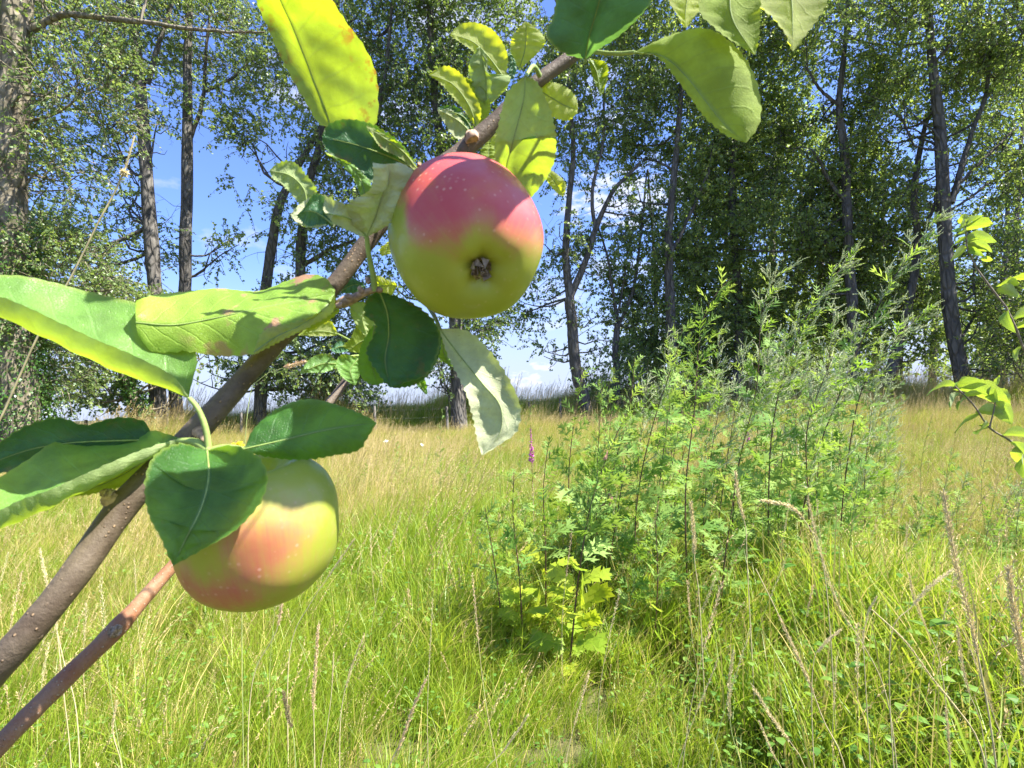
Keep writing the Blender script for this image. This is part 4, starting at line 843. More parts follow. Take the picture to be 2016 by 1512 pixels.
def meadow():
    kit = []; mats = [MAT['grass'], MAT['grass_dry'], MAT['panicle'], MAT['weed']]
    for i in range(16):
        rng = np.random.RandomState(500+i); mb = MB()
        if i < 4:      # green tufts
            blades(mb, 95, .16, .46, .0046, .13, .35, rng, 0, flop=.7); blades(mb, 10, .18, .4, .0028, .13, .35, rng, 1, flop=.8)
        elif i < 7:    # yellowing mixture
            blades(mb, 60, .14, .40, .0036, .13, .4, rng, 0, flop=.8); blades(mb, 44, .15, .42, .0027, .14, .4, rng, 1, flop=.9); flower_stems(mb, 4, .3, .5, .12, .3, rng, 1, 2, 'airy')
        elif i < 10:   # dry, flowering
            blades(mb, 34, .12, .36, .0034, .13, .4, rng, 0, flop=.8); blades(mb, 44, .15, .42, .0026, .14, .4, rng, 1, flop=.9); flower_stems(mb, 7, .34, .56, .15, .3, rng, 1, 2, 'airy')
        elif i < 12:   # tall spiked stems
            blades(mb, 34, .2, .5, .0050, .13, .35, rng, 0, flop=.6); flower_stems(mb, 4, .45, .72, .13, .28, rng, 1, 2, 'spike'); blades(mb, 12, .2, .45, .003, .14, .4, rng, 1, flop=.8)
        elif i > 13:   # broad bright blades
            blades(mb, 46, .25, .52, .0085, .11, .2, rng, 0, flop=.75); blades(mb, 30, .2, .45, .005, .12, .3, rng, 0, flop=.7); blades(mb, 18, .3, .6, .005, .14, .4, rng, 1, flop=.9); small_leaves(mb, 14, .15, .4, rng, 3)
        else:          # low weeds in grass
            blades(mb, 34, .15, .36, .0042, .13, .3, rng, 0, flop=.6); small_leaves(mb, 26, .14, .30, rng, 3)
        me = mb.mesh('grass_tuft', mats, smooth=False); kit.append(me)
    kc = bpy.data.collections.new('grass_tufts')
    for i, me in enumerate(kit):
        o = bpy.data.objects.new('grass_tuft_%02d' % i, me); kc.objects.link(o)
    rng = np.random.RandomState(9)
    pts = []; idx = []; rot = []; scl = []
    def band(r0, r1, dens, s0, s1, amax=1.25):
        n = int(dens*amax*(r1**2-r0**2)); r = np.sqrt(rng.uniform(r0**2, r1**2, n)); a = rng.uniform(-amax, amax, n)
        x = r*np.sin(a); y = r*np.cos(a); k = (y > .05); x, y, r = x[k], y[k], r[k]; n = len(x)
        z = gz(x, y)
        nzv = np.sin(x*.8+1.7*np.sin(y*.5))*np.cos(y*.63+.9*np.sin(x*.4+1))+.35*np.sin(x*2.1+y*1.7)+rng.randn(n)*.35
        dry = nzv*.8 - .32 - .35*sstep(4, 1.5, r) + np.clip(r-5.5, -5, 8)*.12 - 0.9*sstep(1.2, 2.6, x)*sstep(4.5, 1.5, y) + .25*sstep(0, -2, x) - .1*sstep(.7, 2.4, x)*sstep(6, 3, y)
        u = rng.rand(n); ii = np.where(dry < -.6, rng.choice([0, 1, 2, 3, 0, 12, 13, 10], n), np.where(dry < .35, rng.choice([0, 1, 4, 5, 6, 4, 5, 12, 11, 8], n), rng.choice([4, 5, 6, 7, 8, 9, 8, 9, 11], n)))
        near = (r < 3.8) & (rng.rand(n) < .42*sstep(-.8, .5, x)+.06); ii = np.where(near, rng.choice([14, 15], n), ii)
        dark = (y > 20)
        ii = np.where(dark, rng.choice([0, 1, 2, 3, 10, 11, 11], n), ii)
        pts.append(np.stack([x, y, z], 1)); idx.append(ii); rot.append(np.stack([rng.randn(n)*.06, rng.randn(n)*.06, rng.uniform(-.75, .75, n)], 1)); 
        s = rng.uniform(s0, s1, n)*(1+.35*sstep(.9, 1.8, x)*sstep(6, 3, y))*(1-.68*np.exp(-((x-.25)**2/.35+(y-2.0)**2/.7)))*(1-.35*sstep(.8, .2, np.sin(x*.9+y*.4))); s = np.where(dark, s*1.25, s); scl.append(s)
    band(.45, 1.6, 120, .6, 1.05); band(1.6, 4, 110, .85, 1.35); band(4, 8, 60, 1.0, 1.5); band(8, 15, 30, 1.0, 1.5, 1.05); band(15, 20.5, 20, 1.2, 1.8, 1.0); band(20.5, 28, 30, 1.2, 3.0, .95)
    pts = np.concatenate(pts); idx = np.concatenate(idx); rot = np.concatenate(rot); scl = np.concatenate(scl)
    me = bpy.data.meshes.new('meadow_grass'); me.vertices.add(len(pts)); me.vertices.foreach_set('co', pts.astype(np.float32).ravel())
    a = me.attributes.new('pick', 'INT', 'POINT'); a.data.foreach_set('value', idx.astype(np.int32))
    a = me.attributes.new('turn', 'FLOAT_VECTOR', 'POINT'); a.data.foreach_set('vector', rot.astype(np.float32).ravel())
    a = me.attributes.new('size', 'FLOAT', 'POINT'); a.data.foreach_set('value', scl.astype(np.float32))
    o = link('meadow_grass', me); tag(o, 'long summer meadow grass, green and straw-coloured, covering the field', 'grass', kind='stuff')
    ng = bpy.data.node_groups.new('scatter_grass', 'GeometryNodeTree')
    ng.interface.new_socket('Geometry', in_out='INPUT', socket_type='NodeSocketGeometry'); ng.interface.new_socket('Geometry', in_out='OUTPUT', socket_type='NodeSocketGeometry')
    N = ng.nodes.new; gi = N('NodeGroupInput'); go = N('NodeGroupOutput'); ci = N('GeometryNodeCollectionInfo'); ci.inputs['Collection'].default_value = kc
    ci.inputs['Separate Children'].default_value = True; ci.inputs['Reset Children'].default_value = True
    ip = N('GeometryNodeInstanceOnPoints'); ip.inputs['Pick Instance'].default_value = True
    def na(nm, ty):
        q = N('GeometryNodeInputNamedAttribute'); q.data_type = ty; q.inputs['Name'].default_value = nm; return [x for x in q.outputs if x.enabled and x.name == 'Attribute'][0]
    L = ng.links.new; L(gi.outputs[0], ip.inputs['Points']); L(ci.outputs[0], ip.inputs['Instance']); L(na('pick', 'INT'), ip.inputs['Instance Index'])
    L(na('turn', 'FLOAT_VECTOR'), ip.inputs['Rotation']); L(na('size', 'FLOAT'), ip.inputs['Scale']); L(ip.outputs[0], go.inputs[0])
    md = o.modifiers.new('scatter', 'NODES'); md.node_group = ng
    print('tufts', len(pts))
meadow()

# ------------------------------------------------------------------ mugwort
MAT['mug'] = simple_leaf_mat('mugwort_leaf', (.11, .23, .045), (.27, .39, .10), (.28, .47, .04), (.50, .64, .10), .38, .6, .15)
MAT['mug_low'] = simple_leaf_mat('young_mugwort_leaf', (.24, .38, .03), (.46, .52, .05), (.50, .66, .03), (.70, .74, .03), .48, .5, .35)
MAT['mug_stem'] = flat_mat('mugwort_stem', (.10, .055, .035), .6, .3, .35, 90)
MAT['mug_stem_green'] = flat_mat('green_stem', (.17, .20, .07), .6, .3, .3, 90)
MAT['mug_bud'] = simple_leaf_mat('mugwort_buds', (.38, .44, .20), (.66, .68, .42), (.3, .36, .12), (.5, .54, .25), .05, .7, .2)
def lobed(seed, width, lobe, pairs, droop=.25, teeth=True):
    """one cut mugwort leaf of length 1 along +x: list of vertices and faces"""
    rng = np.random.RandomState(seed); V = []; Fc = []
    def z(x, y): return -droop*x*x + .12*abs(y)
    def lobe_(x0, y0, ang, L, w):
        d = np.array([math.cos(ang), math.sin(ang)]); s = np.array([-d[1], d[0]]); b = len(V); o = np.array([x0, y0])
        pts = [o-s*w*.45, o+s*w*.45, o+d*L*.45+s*w*.62, o+d*L, o+d*L*.45-s*w*.62]
        for p in pts: V.append((p[0], p[1], z(p[0], p[1])+rng.uniform(-.015, .015)))
        Fc.append([b, b+4, b+2, b+1]); Fc.append([b+4, b+3, b+2])
        if teeth:
            for sg, f in ((1, .45), (-1, .38)):
                q = o+d*L*f+s*sg*w*.5; e = q+(d*.85+s*sg*.75)*L*.32; b2 = len(V)
                for p in (q-d*L*.12, e, q+d*L*.16): V.append((p[0], p[1], z(p[0], p[1])))
                Fc.append([b2, b2+1, b2+2] if sg < 0 else [b2+2, b2+1, b2])
    xs = np.linspace(.22, .78, pairs)
    for i, x in enumerate(xs):
        k = 1-abs(x-.5)*.7
        for sg in (-1, 1): lobe_(x, sg*width*.1, sg*rng.uniform(.55, .85), lobe*k*rng.uniform(.85, 1.1), width)
    lobe_(.72, 0, 0, .34, width*1.3)
    b = len(V)                       # narrow blade along the rib
    for x, w in ((0, .010), (.25, width*.28), (.6, width*.3), (.85, width*.2)):
        V.append((x, -w, z(x, w))); V.append((x, w, z(x, w)))
    for k in range(3): Fc.append([b+2*k, b+2*k+2, b+2*k+3, b+2*k+1])
    return np.array(V), Fc
def tris(Fc):
    out = []
    for f in Fc:
        for k in range(1, len(f)-1): out.append((f[0], f[k], f[k+1]))
    return np.array(out)
LT = {'top': [lobed(i, .06, .48, 3, .2, False) for i in range(3)], 'mid': [lobed(10+i, .068, .50, 3, .3) for i in range(3)], 'low': [lobed(20+i, .19, .44, 3, .3) for i in range(3)],
      'narrow': [lobed(30+i, .05, .25, 1, .25, False) for i in range(2)]}
LMESH = {}
for k, lst in LT.items():
    LMESH[k] = []
    for i, (V, Fc) in enumerate(lst):
        for tn in (.15, .5, .85):
            mb = MB(); mb.add(V, Fc, None, tn); LMESH[k].append(mb.mesh('mugwort_leaf', MAT['mug_low' if k == 'low' else 'mug'], smooth=False))
def frame(x, nrm):
    x = norm(x); y = norm(np.cross(nrm, x)); z_ = np.cross(x, y); return np.stack([x, y, z_], 1)
def spike_mesh(seed, n, dens=1.0):
    rng = np.random.RandomState(seed); mb = MB(); c = catmull([(0, 0, 0), (.35, .02, .10), (.7, 0, .13), (1, 0, .08)], 9); tube(mb, c, np.linspace(.006, .002, 9)*1.2, 4, .2, 0, cap=False)
    for k in range(n):
        t = rng.uniform(.08, 1); i = int(t*8); p = c[min(i, 8)]*(1-(t*8-i))+c[min(i+1, 8)]*(t*8-i); d = np.array([.8, rng.randn()*.6, rng.uniform(-.5, .7)])
        off = norm(np.array([0, rng.randn(), rng.randn()]))*.022*(1.2-t); spikelet(mb, p+off*.5, d, rng.uniform(.06, .10), .026, rng, 0, rng.rand())
    return mb
SPK = [spike_mesh(i, 60) for i in range(4)]; SPKM = [m.mesh('flower_spike', MAT['mug_bud'], smooth=False) for m in SPK]
def mugwort(path, label, group=None, full=True, dens=30, size=.10, flower=0.0, seed=0, stem_w=.0048, name='mugwort_plant', lowf=.30, cat='plant', shape=None, wind=.35, lowleaf=False):
    """path: stem points in world space from the ground up"""
    rng = np.random.RandomState(seed); base = np.array(path[0]); c = catmull(path, 22)-base
    t = thing(name, base, label, cat, group); sm = MB(); tube(sm, c, np.linspace(stem_w, stem_w*.3, 22), 7, rough=.05)
    sm.build('stem', MAT['mug_stem' if stem_w > .003 else 'mug_stem_green'], t)
    H = np.linalg.norm(np.diff(c, axis=0), axis=1).sum(); fol = MB(); nl = dens; ga = rng.rand()*6
    side = MB(); nside = 0
    for k in range(nl):
        f = (.05 if lowleaf else .12)+(.93 if lowleaf else .86)*(k+rng.rand()*.5)/nl; i = min(int(f*21), 20); p = c[i]*(1-(f*21-i))+c[i+1]*(f*21-i); tg = norm(c[i+1]-c[i])
        ga += 2.4+rng.uniform(-.3, .3); out = norm(np.array([math.cos(ga), math.sin(ga), 0])+np.array([wind, 0, 0])*f)
        d = norm(out+tg*(.35+.9*f)); L = size*(1.25-.75*f)*rng.uniform(.75, 1.25)*(1.15 if f > .12 else .7)
        kind = shape or ('low' if (f < lowf and lowleaf) else 'mid' if f < .72 else 'top')
        if kind == 'low': L *= .85
        R = frame(d, norm(tg*.9+rng.randn(3)*.6)); var = rng.randint(len(LMESH[kind]))
        if full:
            M = Matrix([[*(R[a]*L), p[a]] for a in range(3)] + [[0, 0, 0, 1]]); link('leaf', LMESH[kind][var], t, M)
        else:
            V, Fc = LT[kind][var % len(LT[kind])]; fol.add((V*L)@R.T+p, tris(Fc), None, rng.rand(), 1 if kind == 'low' else 0)
        # side shoots with small leaves or flower spikes
        if f > .45 and rng.rand() < (.75 if flower else .45):
            Ls = size*(.9 if not flower else 1.5)*(1.5-f)*rng.uniform(.7, 1.4); dd = norm(out*.8+tg*.9+np.array([wind*.9, 0, 0])); e = p+dd*Ls
            tube(side, catmull([p, p+dd*Ls*.5+[0, 0, .01], e], 5), np.linspace(.0018, .0008, 5), 4, cap=False); nside += 1
            nn = 11 if flower else 7
            for q in range(nn):
                g = .25+.75*q/nn; pp = p+dd*Ls*g; od = norm(dd+rng.randn(3)*.55); l2 = size*.42*rng.uniform(.6, 1.1)
                if flower and rng.rand() < flower:
                    V = np.concatenate(SPK[q % 4].v); R2 = frame(norm(od+np.array([.3, 0, .35])), rng.randn(3)); o_ = SPK[q % 4]
                    spt = V*l2*1.15@R2.T+pp; k0 = 0
                    for vv_, ff_ in zip(o_.v, o_.f):
                        pass
                    allf = [a for a in o_.f if a.shape[1] == 3]; allq = [a for a in o_.f if a.shape[1] == 4]
                    fol2.add(spt, np.concatenate(allf), None, rng.rand(), 0) if False else SPOOL.append((spt, np.concatenate(allf), np.concatenate(allq)))
                else:
                    V, Fc = LT['narrow'][q % 2] if rng.rand() < .5 else LT['top'][q % 3]; R2 = frame(od, rng.randn(3)+[0, 0, 1.5]); fol.add((V*l2)@R2.T+pp, tris(Fc), None, rng.rand(), 0)
    if flower:
        for q in range(16):
            g = .80+.2*q/16; i = min(int(g*21), 20); p = c[i]*(1-(g*21-i))+c[i+1]*(g*21-i); tg = norm(c[i+1]-c[i]); R2 = frame(norm(tg+rng.randn(3)*.45+[.3, 0, 0]), rng.randn(3)); o_ = SPK[q % 4]
            V = np.concatenate(o_.v); SPOOL.append((V*size*.55@R2.T+p, np.concatenate([a for a in o_.f if a.shape[1] == 3]), np.concatenate([a for a in o_.f if a.shape[1] == 4])))
    if side.n: side.build('side_shoots', MAT['mug_stem_green'], t)['kind'] = 'stuff'
    if SPOOL:
        fs = MB()
        for V, T3, T4 in SPOOL:
            n0 = fs.n; fs.add(V, T3, None, rng.rand()); 
            fs.f.append(T4+n0); fs.m.append(np.zeros(len(T4), int))
        fs.build('flower_spikes', MAT['mug_bud'], t, smooth=False)['kind'] = 'stuff'; SPOOL.clear()
    if fol.n: fol.build('foliage', [MAT['mug'], MAT['mug_low']], t, smooth=False)['kind'] = 'stuff'
    return t
SPOOL = []
def stempath(pix, d):
    p = [P(x, y, d+(0 if i == 0 else .0)) for i, (x, y) in enumerate(pix)]
    g = p[0].copy(); g[2] = float(gz(g[0], g[1]))-.02
    if p[0][2] > g[2]+.05: return [g]+p
    p[0] = g; return p
MUG = 'mugwort plants of the tall stand'
front = [ # stem pixels from foot to tip, depth, leaf density, size, flower, label
 ([(1116, 1340), (1141, 1122), (1163, 995), (1195, 900), (1232, 815)], 2.35, 46, .115, 0, 'foremost dark-stemmed mugwort with lime-yellow leaves at its foot'),
 ([(1030, 1270), (1022, 1130), (1010, 1010), (1012, 930)], 2.5, 30, .10, 0, 'short leafy mugwort just left of the foremost one'),
 ([(985, 1200), (972, 1100), (955, 1000)], 2.6, 22, .09, 0, 'lowest mugwort at the left end of the stand'),
 ([(1075, 1230), (1074, 1080), (1070, 960), (1080, 870)], 2.7, 32, .10, 0, 'mugwort between the short left one and the foremost stem'),
 ([(1355, 1190), (1350, 960), (1368, 800), (1378, 660), (1400, 590), (1440, 548)], 2.75, 46, .13, 0, 'tall mugwort with a feathery nodding tip against the dark wood'),
 ([(1515, 1180), (1513, 1000), (1520, 850), (1545, 730), (1600, 600), (1680, 500)], 2.9, 48, .12, .5, 'mugwort with the darkest straight stem right of the centre of the stand'),
 ([(1575, 1050), (1610, 890), (1660, 760), (1720, 620), (1790, 500), (1855, 420)], 3.1, 46, .12, .9, 'mugwort whose pale flower spray reaches highest toward the tall dark poplar'),
 ([(1440, 1120), (1450, 940), (1490, 760), (1500, 620), (1530, 530)], 3.1, 42, .12, .8, 'mugwort bearing an upright brownish flower spike behind the feathery tip'),
 ([(1250, 1160), (1255, 980), (1290, 820), (1330, 700), (1345, 640)], 3.0, 44, .12, 0, 'mugwort with spreading fresh leaves left of the feathery-tipped one'),
 ([(1190, 1130), (1200, 960), (1240, 800), (1250, 700)], 3.2, 38, .12, 0, 'mugwort standing behind the top of the foremost one'),
 ([(1655, 1060), (1670, 900), (1700, 760), (1770, 660), (1830, 605)], 3.1, 40, .11, .7, 'rightmost tall mugwort, its side spray leaning low to the right'),
 ([(1600, 1130), (1590, 960), (1590, 840), (1640, 700)], 2.8, 40, .11, .5, 'mugwort crowded between the straight dark stem and the leaning spray'),
 ([(1290, 1260), (1295, 1130), (1290, 1020)], 2.5, 26, .10, 0, 'small mugwort in the shade at the foot of the stand'),
 ([(1420, 1230), (1425, 1120), (1440, 1010), (1450, 930)], 2.5, 30, .11, 0, 'knee-high mugwort in front of the brown flower spike'),
 ([(1125, 1080), (1120, 930), (1135, 800), (1150, 720)], 3.4, 34, .12, 0, 'slim mugwort covering the foot of the forked poplar'),
]
for i, (px, d, n, s, fl, lab) in enumerate(front):
    mugwort(stempath(px, d), lab, MUG, True, n, s*(1.4 if i < 4 else 1.25), fl, 100+i, stem_w=.0052, lowleaf=i in (0, 1, 2, 3, 12), lowf=.42)
rngm = np.random.RandomState(21)
for i in range(40):                 # the rest of the stand: nothing tells these apart
    fx = rngm.rand(); x0 = 1130+fx*560; d = rngm.uniform(3.0, 5.2); top = np.interp(x0, [1120, 1250, 1400, 1550, 1700], [760, 670, 620, 560, 640])+rngm.uniform(-20, 190)
    g = gat(x0+rngm.uniform(-30, 30), d); tp = P(x0+rngm.uniform(0, 90), top, d+rngm.uniform(-.1, .1)); mid = g*.5+tp*.5+np.array([-.05*rngm.rand(), 0, 0])
    mugwort([g, mid, tp], 'one of the densely packed mugwort plants deeper in the tall stand', 'crowded mugwort deeper in the stand', False, 28, .14, (0 if x0 < 1330 and rngm.rand() < .8 else .8), 300+i, stem_w=.0042)
for i in range(20):                 # low growth filling the foot of the stand
    x0 = rngm.uniform(1130, 1980); d = rngm.uniform(2.6, 5); g = gat(x0, d); h = rngm.uniform(.35, .8)
    mugwort([g, g+np.array([.02, 0, h*.5]), g+np.array([.08, .0, h])], 'low young mugwort half hidden in the grass at the foot of the tall stand', 'low mugwort in the grass', False, 20, .12, 0, 500+i, stem_w=.003)
for i in range(26):                 # and its ragged right-hand fringe
    x0 = rngm.uniform(1620, 2010); d = rngm.uniform(2.2, 4.4); g = gat(x0, d); h = rngm.uniform(.4, 1.0)*(1.15 if x0 < 1760 else .85)
    mugwort([g, g+np.array([.02, 0, h*.5]), g+np.array([.12, .0, h])], 'loose young mugwort in the tall grass between the stand and the right sapling', 'young mugwort right of the stand', False, 18, .10, .4 if i % 3 == 0 else 0, 800+i, stem_w=.003, shape='top' if i % 2 else None)
# spindly weeds standing out of the meadow
for i, (x0, y0, x1, y1, d) in enumerate([(868, 1010, 872, 800, 5.2), (915, 990, 928, 850, 5.5), (785, 960, 782, 868, 7), (985, 1010, 990, 830, 5), (1015, 960, 1050, 790, 6), (845, 940, 848, 880, 7), (720, 960, 724, 905, 6.5),
                                         (1800, 1010, 1836, 815, 4.2), (1700, 980, 1712, 850, 5), (1930, 1050, 1942, 880, 3.6), (1760, 950, 1762, 870, 6), (1640, 985, 1650, 850, 5.4), (1440, 900, 1440, 800, 7), (1990, 960, 1985, 900, 5)]):
    L = ['spindly weed left of the pale hanging leaf', 'spindly weed just below the pale hanging leaf', 'low weed in the tan grass right of the lower apple', 'spindly weed left of the purple flower spike', 'tall weed breaking the horizon beside the purple spike',
         'little weed in the far meadow under the horizon trees', 'little weed right above the lower apple', 'branched weed in front of the tan grass at right', 'thin weed in the tan grass right of the stand', 'weed in front of the right sapling',
         'small weed in the far tan grass at right', 'weed against the right end of the stand', 'far weed seen through the mugwort stand', 'weed under the right sapling'][i]
    mugwort([gat(x0, d), P((x0+x1)/2-4, (y0+y1)/2, d), P(x1, y1, d)], L, 'spindly weeds in the meadow', False, 20, .075, 0, 700+i, stem_w=.0025, name='meadow_weed', shape='narrow' if i % 2 else 'top', wind=.2)
# ------------------------------------------------------------------ sapling at the right
MAT['sap_leaf'] = apple_leaf_mat('sapling_leaf', (.20, .36, .06), (.36, .44, .18), (.52, .68, .04), fac=.45, rust=.25); MAT['sap_leaf2'] = apple_leaf_mat('older_sapling_leaf', (.13, .28, .06), (.38, .44, .24), (.40, .56, .04), fac=.4, rust=.5)
MAT['sap_wood'] = flat_mat('sapling_bark', (.20, .16, .12), .7, .3, .3, 100)
def oval_leaf(fold, curl, seed):
    rng = np.random.RandomState(seed); n = 17; u = np.linspace(0, 1, n); w = .27*np.sin(math.pi*u**.85)**.8*(1+.05*rng.randn(n)+.05*(np.arange(n) % 2)); w[0] = .01; w[-1] = .0
    V = []; 
    for j, s in enumerate((-1, -.5, 0, .5, 1)):
        y = w*s; z = fold*np.abs(y)+curl*(-(u**2))+.02*np.sin(u*9+s*3); V.append(np.stack([u, y, z], 1))
    V = np.stack(V, 1).reshape(-1, 3); i = np.arange(n*5).reshape(n, 5); Q = np.stack([i[:-1, :-1], i[1:, :-1], i[1:, 1:], i[:-1, 1:]], -1).reshape(-1, 4)
    return V, Q
OV = []
for i, (f, c_) in enumerate([(.35, .25), (.6, .45), (.2, .1), (.5, .7), (.1, .35), (.4, .5)]):
    V, Q = oval_leaf(f, c_, i); mb = MB(); mb.add(V, Q, np.stack([V[:, 0], np.tile(np.arange(5)/4, len(V)//5)], -1)); OV.append(mb.mesh('sapling_leaf', MAT['sap_leaf2' if i % 2 else 'sap_leaf']))
def sapling():
    base = gat(2075, 1.7); t = thing('apple_sapling', base, 'thin young sapling with oval leaves at the right edge of the meadow', 'sapling')
    trunk = [base, P(2085, 1100, 1.6), P(2070, 900, 1.5), P(2040, 740, 1.45), P(2016, 690, 1.4), P(1985, 612, 1.4), P(1930, 540, 1.4), P(1904, 490, 1.4), P(1900, 440, 1.4)]
    low = [P(2075, 960, 1.52), P(2030, 900, 1.4), P(1985, 865, 1.38), P(1948, 842, 1.36), P(1915, 795, 1.35), P(1880, 760, 1.35)]
    side = [P(1948, 842, 1.36), P(1958, 800, 1.36), P(1962, 760, 1.36)]
    for nm, pth, w0, w1 in (('trunk', trunk, .0075, .0018), ('limb', low, .0045, .0016), ('limb', side, .002, .001)):
        mb = MB(); c = catmull(pth, 30)-base; tube(mb, c, np.linspace(w0, w1, 30)*(1+.06*np.random.RandomState(4).randn(30)), 8); mb.build(nm, MAT['sap_wood'], t)
    # leaf: attach pixel, tip pixel, depth, mesh
    L = [(1905, 440, 1885, 418), (1902, 442, 1925, 420), (1900, 445, 1955, 437), (1900, 448, 1862, 435), (1902, 470, 1860, 478), (1904, 465, 1950, 465), (1905, 475, 1945, 490), (1906, 480, 1956, 482), (1903, 490, 1862, 512), (1908, 488, 1925, 500),
         (1930, 510, 1962, 508), (1900, 460, 1880, 448), (1968, 560, 2000, 552), (1968, 565, 1998, 575), (1990, 548, 2045, 540), (1984, 612, 1965, 640), (2000, 640, 2045, 620), (1996, 625, 2040, 600), (2010, 680, 1990, 712), (2016, 690, 2050, 660), (1903, 455, 1930, 446),
         (1880, 760, 1815, 748), (1882, 758, 1930, 745), (1885, 765, 1975, 757), (1880, 762, 1900, 735), (1890, 775, 1850, 800), (1895, 778, 1935, 772), (1905, 785, 1868, 790), (1930, 815, 1858, 838), (1925, 808, 1960, 800), (1945, 842, 1910, 845), (1945, 840, 1925, 825),
         (1962, 765, 1985, 800), (1960, 790, 2005, 815), (1958, 800, 1990, 830), (1975, 855, 2020, 840), (2000, 880, 2035, 925), (1990, 870, 2030, 890), (1962, 760, 1965, 735), (1960, 775, 1935, 770), (2035, 905, 2060, 960), (2020, 895, 1985, 935)]
    rng = np.random.RandomState(5)
    for i, (a, b, c_, d_) in enumerate(L):
        dep = 1.40 if b < 700 else 1.36; p = P(a, b, dep); e = P(c_, d_, dep+rng.uniform(-.03, .03)); x = e-p; Lh = np.linalg.norm(x)
        R = frame(x, norm(np.array([rng.randn()*.4, rng.uniform(.2, .8), .7]))); s = Lh*.9
        M = Matrix([[*(R[k]*s), (p-base)[k]] for k in range(3)]+[[0, 0, 0, 1]]); link('leaf', OV[i % 6], t, M)
sapling()

MAT['dead'] = flat_mat('withered_leaf', (.42, .24, .17), .8, .15, .3, 60)
DM = OV[3].copy(); DM.name = 'withered_leaf'; DM.materials.clear(); DM.materials.append(MAT['dead'])
for px, py, sz, a in ((1184, 905, .05, .5), (1198, 972, .07, -1.1), (1192, 985, .05, -1.9)):
    o0 = bpy.data.objects['mugwort_plant']; p = P(px, py, 2.33)-np.array(o0.location); R = frame(rt*math.cos(a)+up*math.sin(a), rt+fw*-.6)*sz
    link('withered_leaf', DM, o0, Matrix([[*R[k], p[k]] for k in range(3)]+[[0, 0, 0, 1]]))
# ------------------------------------------------------------------ single grass stalks close to the camera
MAT['straw'] = flat_mat('straw_stem', (.50, .42, .22), .6, .3, .2, 80)
MAT['straw_green'] = flat_mat('green_straw', (.30, .36, .12), .6, .3, .2, 80)
MAT['head_tan'] = simple_leaf_mat('tan_seed_head', (.58, .47, .24), (.78, .66, .38), (.6, .48, .28), (.8, .66, .44), .03, .8, .1)
MAT['head_pink'] = simple_leaf_mat('pinkish_seed_head', (.58, .40, .22), (.76, .57, .36), (.6, .42, .28), (.76, .54, .38), .03, .8, .1)
MAT['head_brown'] = simple_leaf_mat('brown_seed_head', (.16, .12, .06), (.28, .22, .12), (.2, .14, .06), (.3, .2, .1), .03, .8, .1)
def stalk(pix, d, label, head=(.55, 1.0), hw=6, hm='head_tan', sm='straw', w=2.2, group='dry grass stalks in the foreground', d2=None, fuzz=1.0, name='grass_stalk', nsp=110):
    """pix from the lowest seen point up to the tip"""
    d2 = d2 or d; k = len(pix); p = [P(x, y, d+(d2-d)*i/(k-1)) for i, (x, y) in enumerate(pix)]
    g = p[0].copy() + (p[0]-p[1])*.35; g[2] = float(gz(g[0], g[1]))-.01
    p = [g]+p if p[0][2] > g[2]+.06 else p
    base = p[0].copy(); c = catmull(p, 40)-base; t = thing(name, base, label, 'grass stalk', group)
    r = w/F*d/2; mb = MB(); tube(mb, c, np.linspace(r*1.2, r*.6, 40), 6); mb.build('stem', MAT[sm], t)
    # where the seed head runs: fraction along the seen pixels
    vis = catmull([P(x, y, d+(d2-d)*i/(k-1)) for i, (x, y) in enumerate(pix)], 40)-base
    rng = np.random.RandomState(int(pix[0][0]*3+pix[-1][1])); hb = MB(); R = hw/F*d/2; a, b = head; Lh = np.linalg.norm(vis[-1]-vis[0])*(b-a)
    nsp = int(nsp*3.2)
    for q in range(nsp):
        f = a+(b-a)*(q+rng.rand())/nsp; i = min(int(f*39), 38); pp = vis[i]*(1-(f*39-i))+vis[i+1]*(f*39-i); tg = norm(vis[i+1]-vis[i]); e = (f-a)/(b-a)
        env = math.sin(math.pi*min(1, max(.02, e*.92+.06)))**.55; off = norm(np.cross(tg, rng.randn(3)))
        spikelet(hb, pp+off*R*rng.uniform(.1, .8)*env, tg*1.0+off*rng.uniform(.1, .75)*fuzz+rng.randn(3)*.2, R*1.7*rng.uniform(.6, 1.3), R*.15, rng, 0, rng.rand())
    hb.build('seed_head', MAT[hm], t, smooth=False)
    return t
stalk([(1960, 1500), (1925, 1290), (1905, 1200), (1885, 1120), (1868, 1030), (1857, 962)], .75, 'thick fuzzy pale seed head rising at the right, left of the one at the edge', (.38, .98), 11, nsp=260, w=4, fuzz=1.3)
stalk([(2060, 1500), (2035, 1400), (2016, 1310), (1996, 1200), (1984, 1112)], .62, 'blurred pale seed head at the right edge of the photo', (.3, .98), 13, nsp=240, w=5, fuzz=1.2)
stalk([(1745, 1370), (1700, 1270), (1655, 1200), (1625, 1120), (1605, 1050), (1590, 975)], 1.25, 'long tan stalk leaning left in front of the dark mugwort stem', (.35, .98), 7, nsp=170)
stalk([(1660, 1500), (1622, 1420), (1592, 1340), (1560, 1270), (1530, 1205), (1488, 1120)], 1.0, 'bent tan stalk crossing the lower right grass, tallest of its bunch', (.35, .75), 7, nsp=190, w=3)
stalk([(1930, 1470), (1880, 1390), (1835, 1335), (1780, 1260), (1716, 1200)], 1.05, 'straw-coloured broken stalk slanting from the right to the crossing point', (.25, .85), 5, nsp=170, w=4)
stalk([(1760, 1230), (1790, 1200), (1830, 1155), (1875, 1122)], 1.1, 'short tan head bowed to the right above the broken stalk', (.35, 1), 7)
stalk([(1585, 1512), (1555, 1460), (1525, 1420), (1478, 1345)], .95, 'pale narrow head at the bottom, right of centre', (.3, .95), 7)
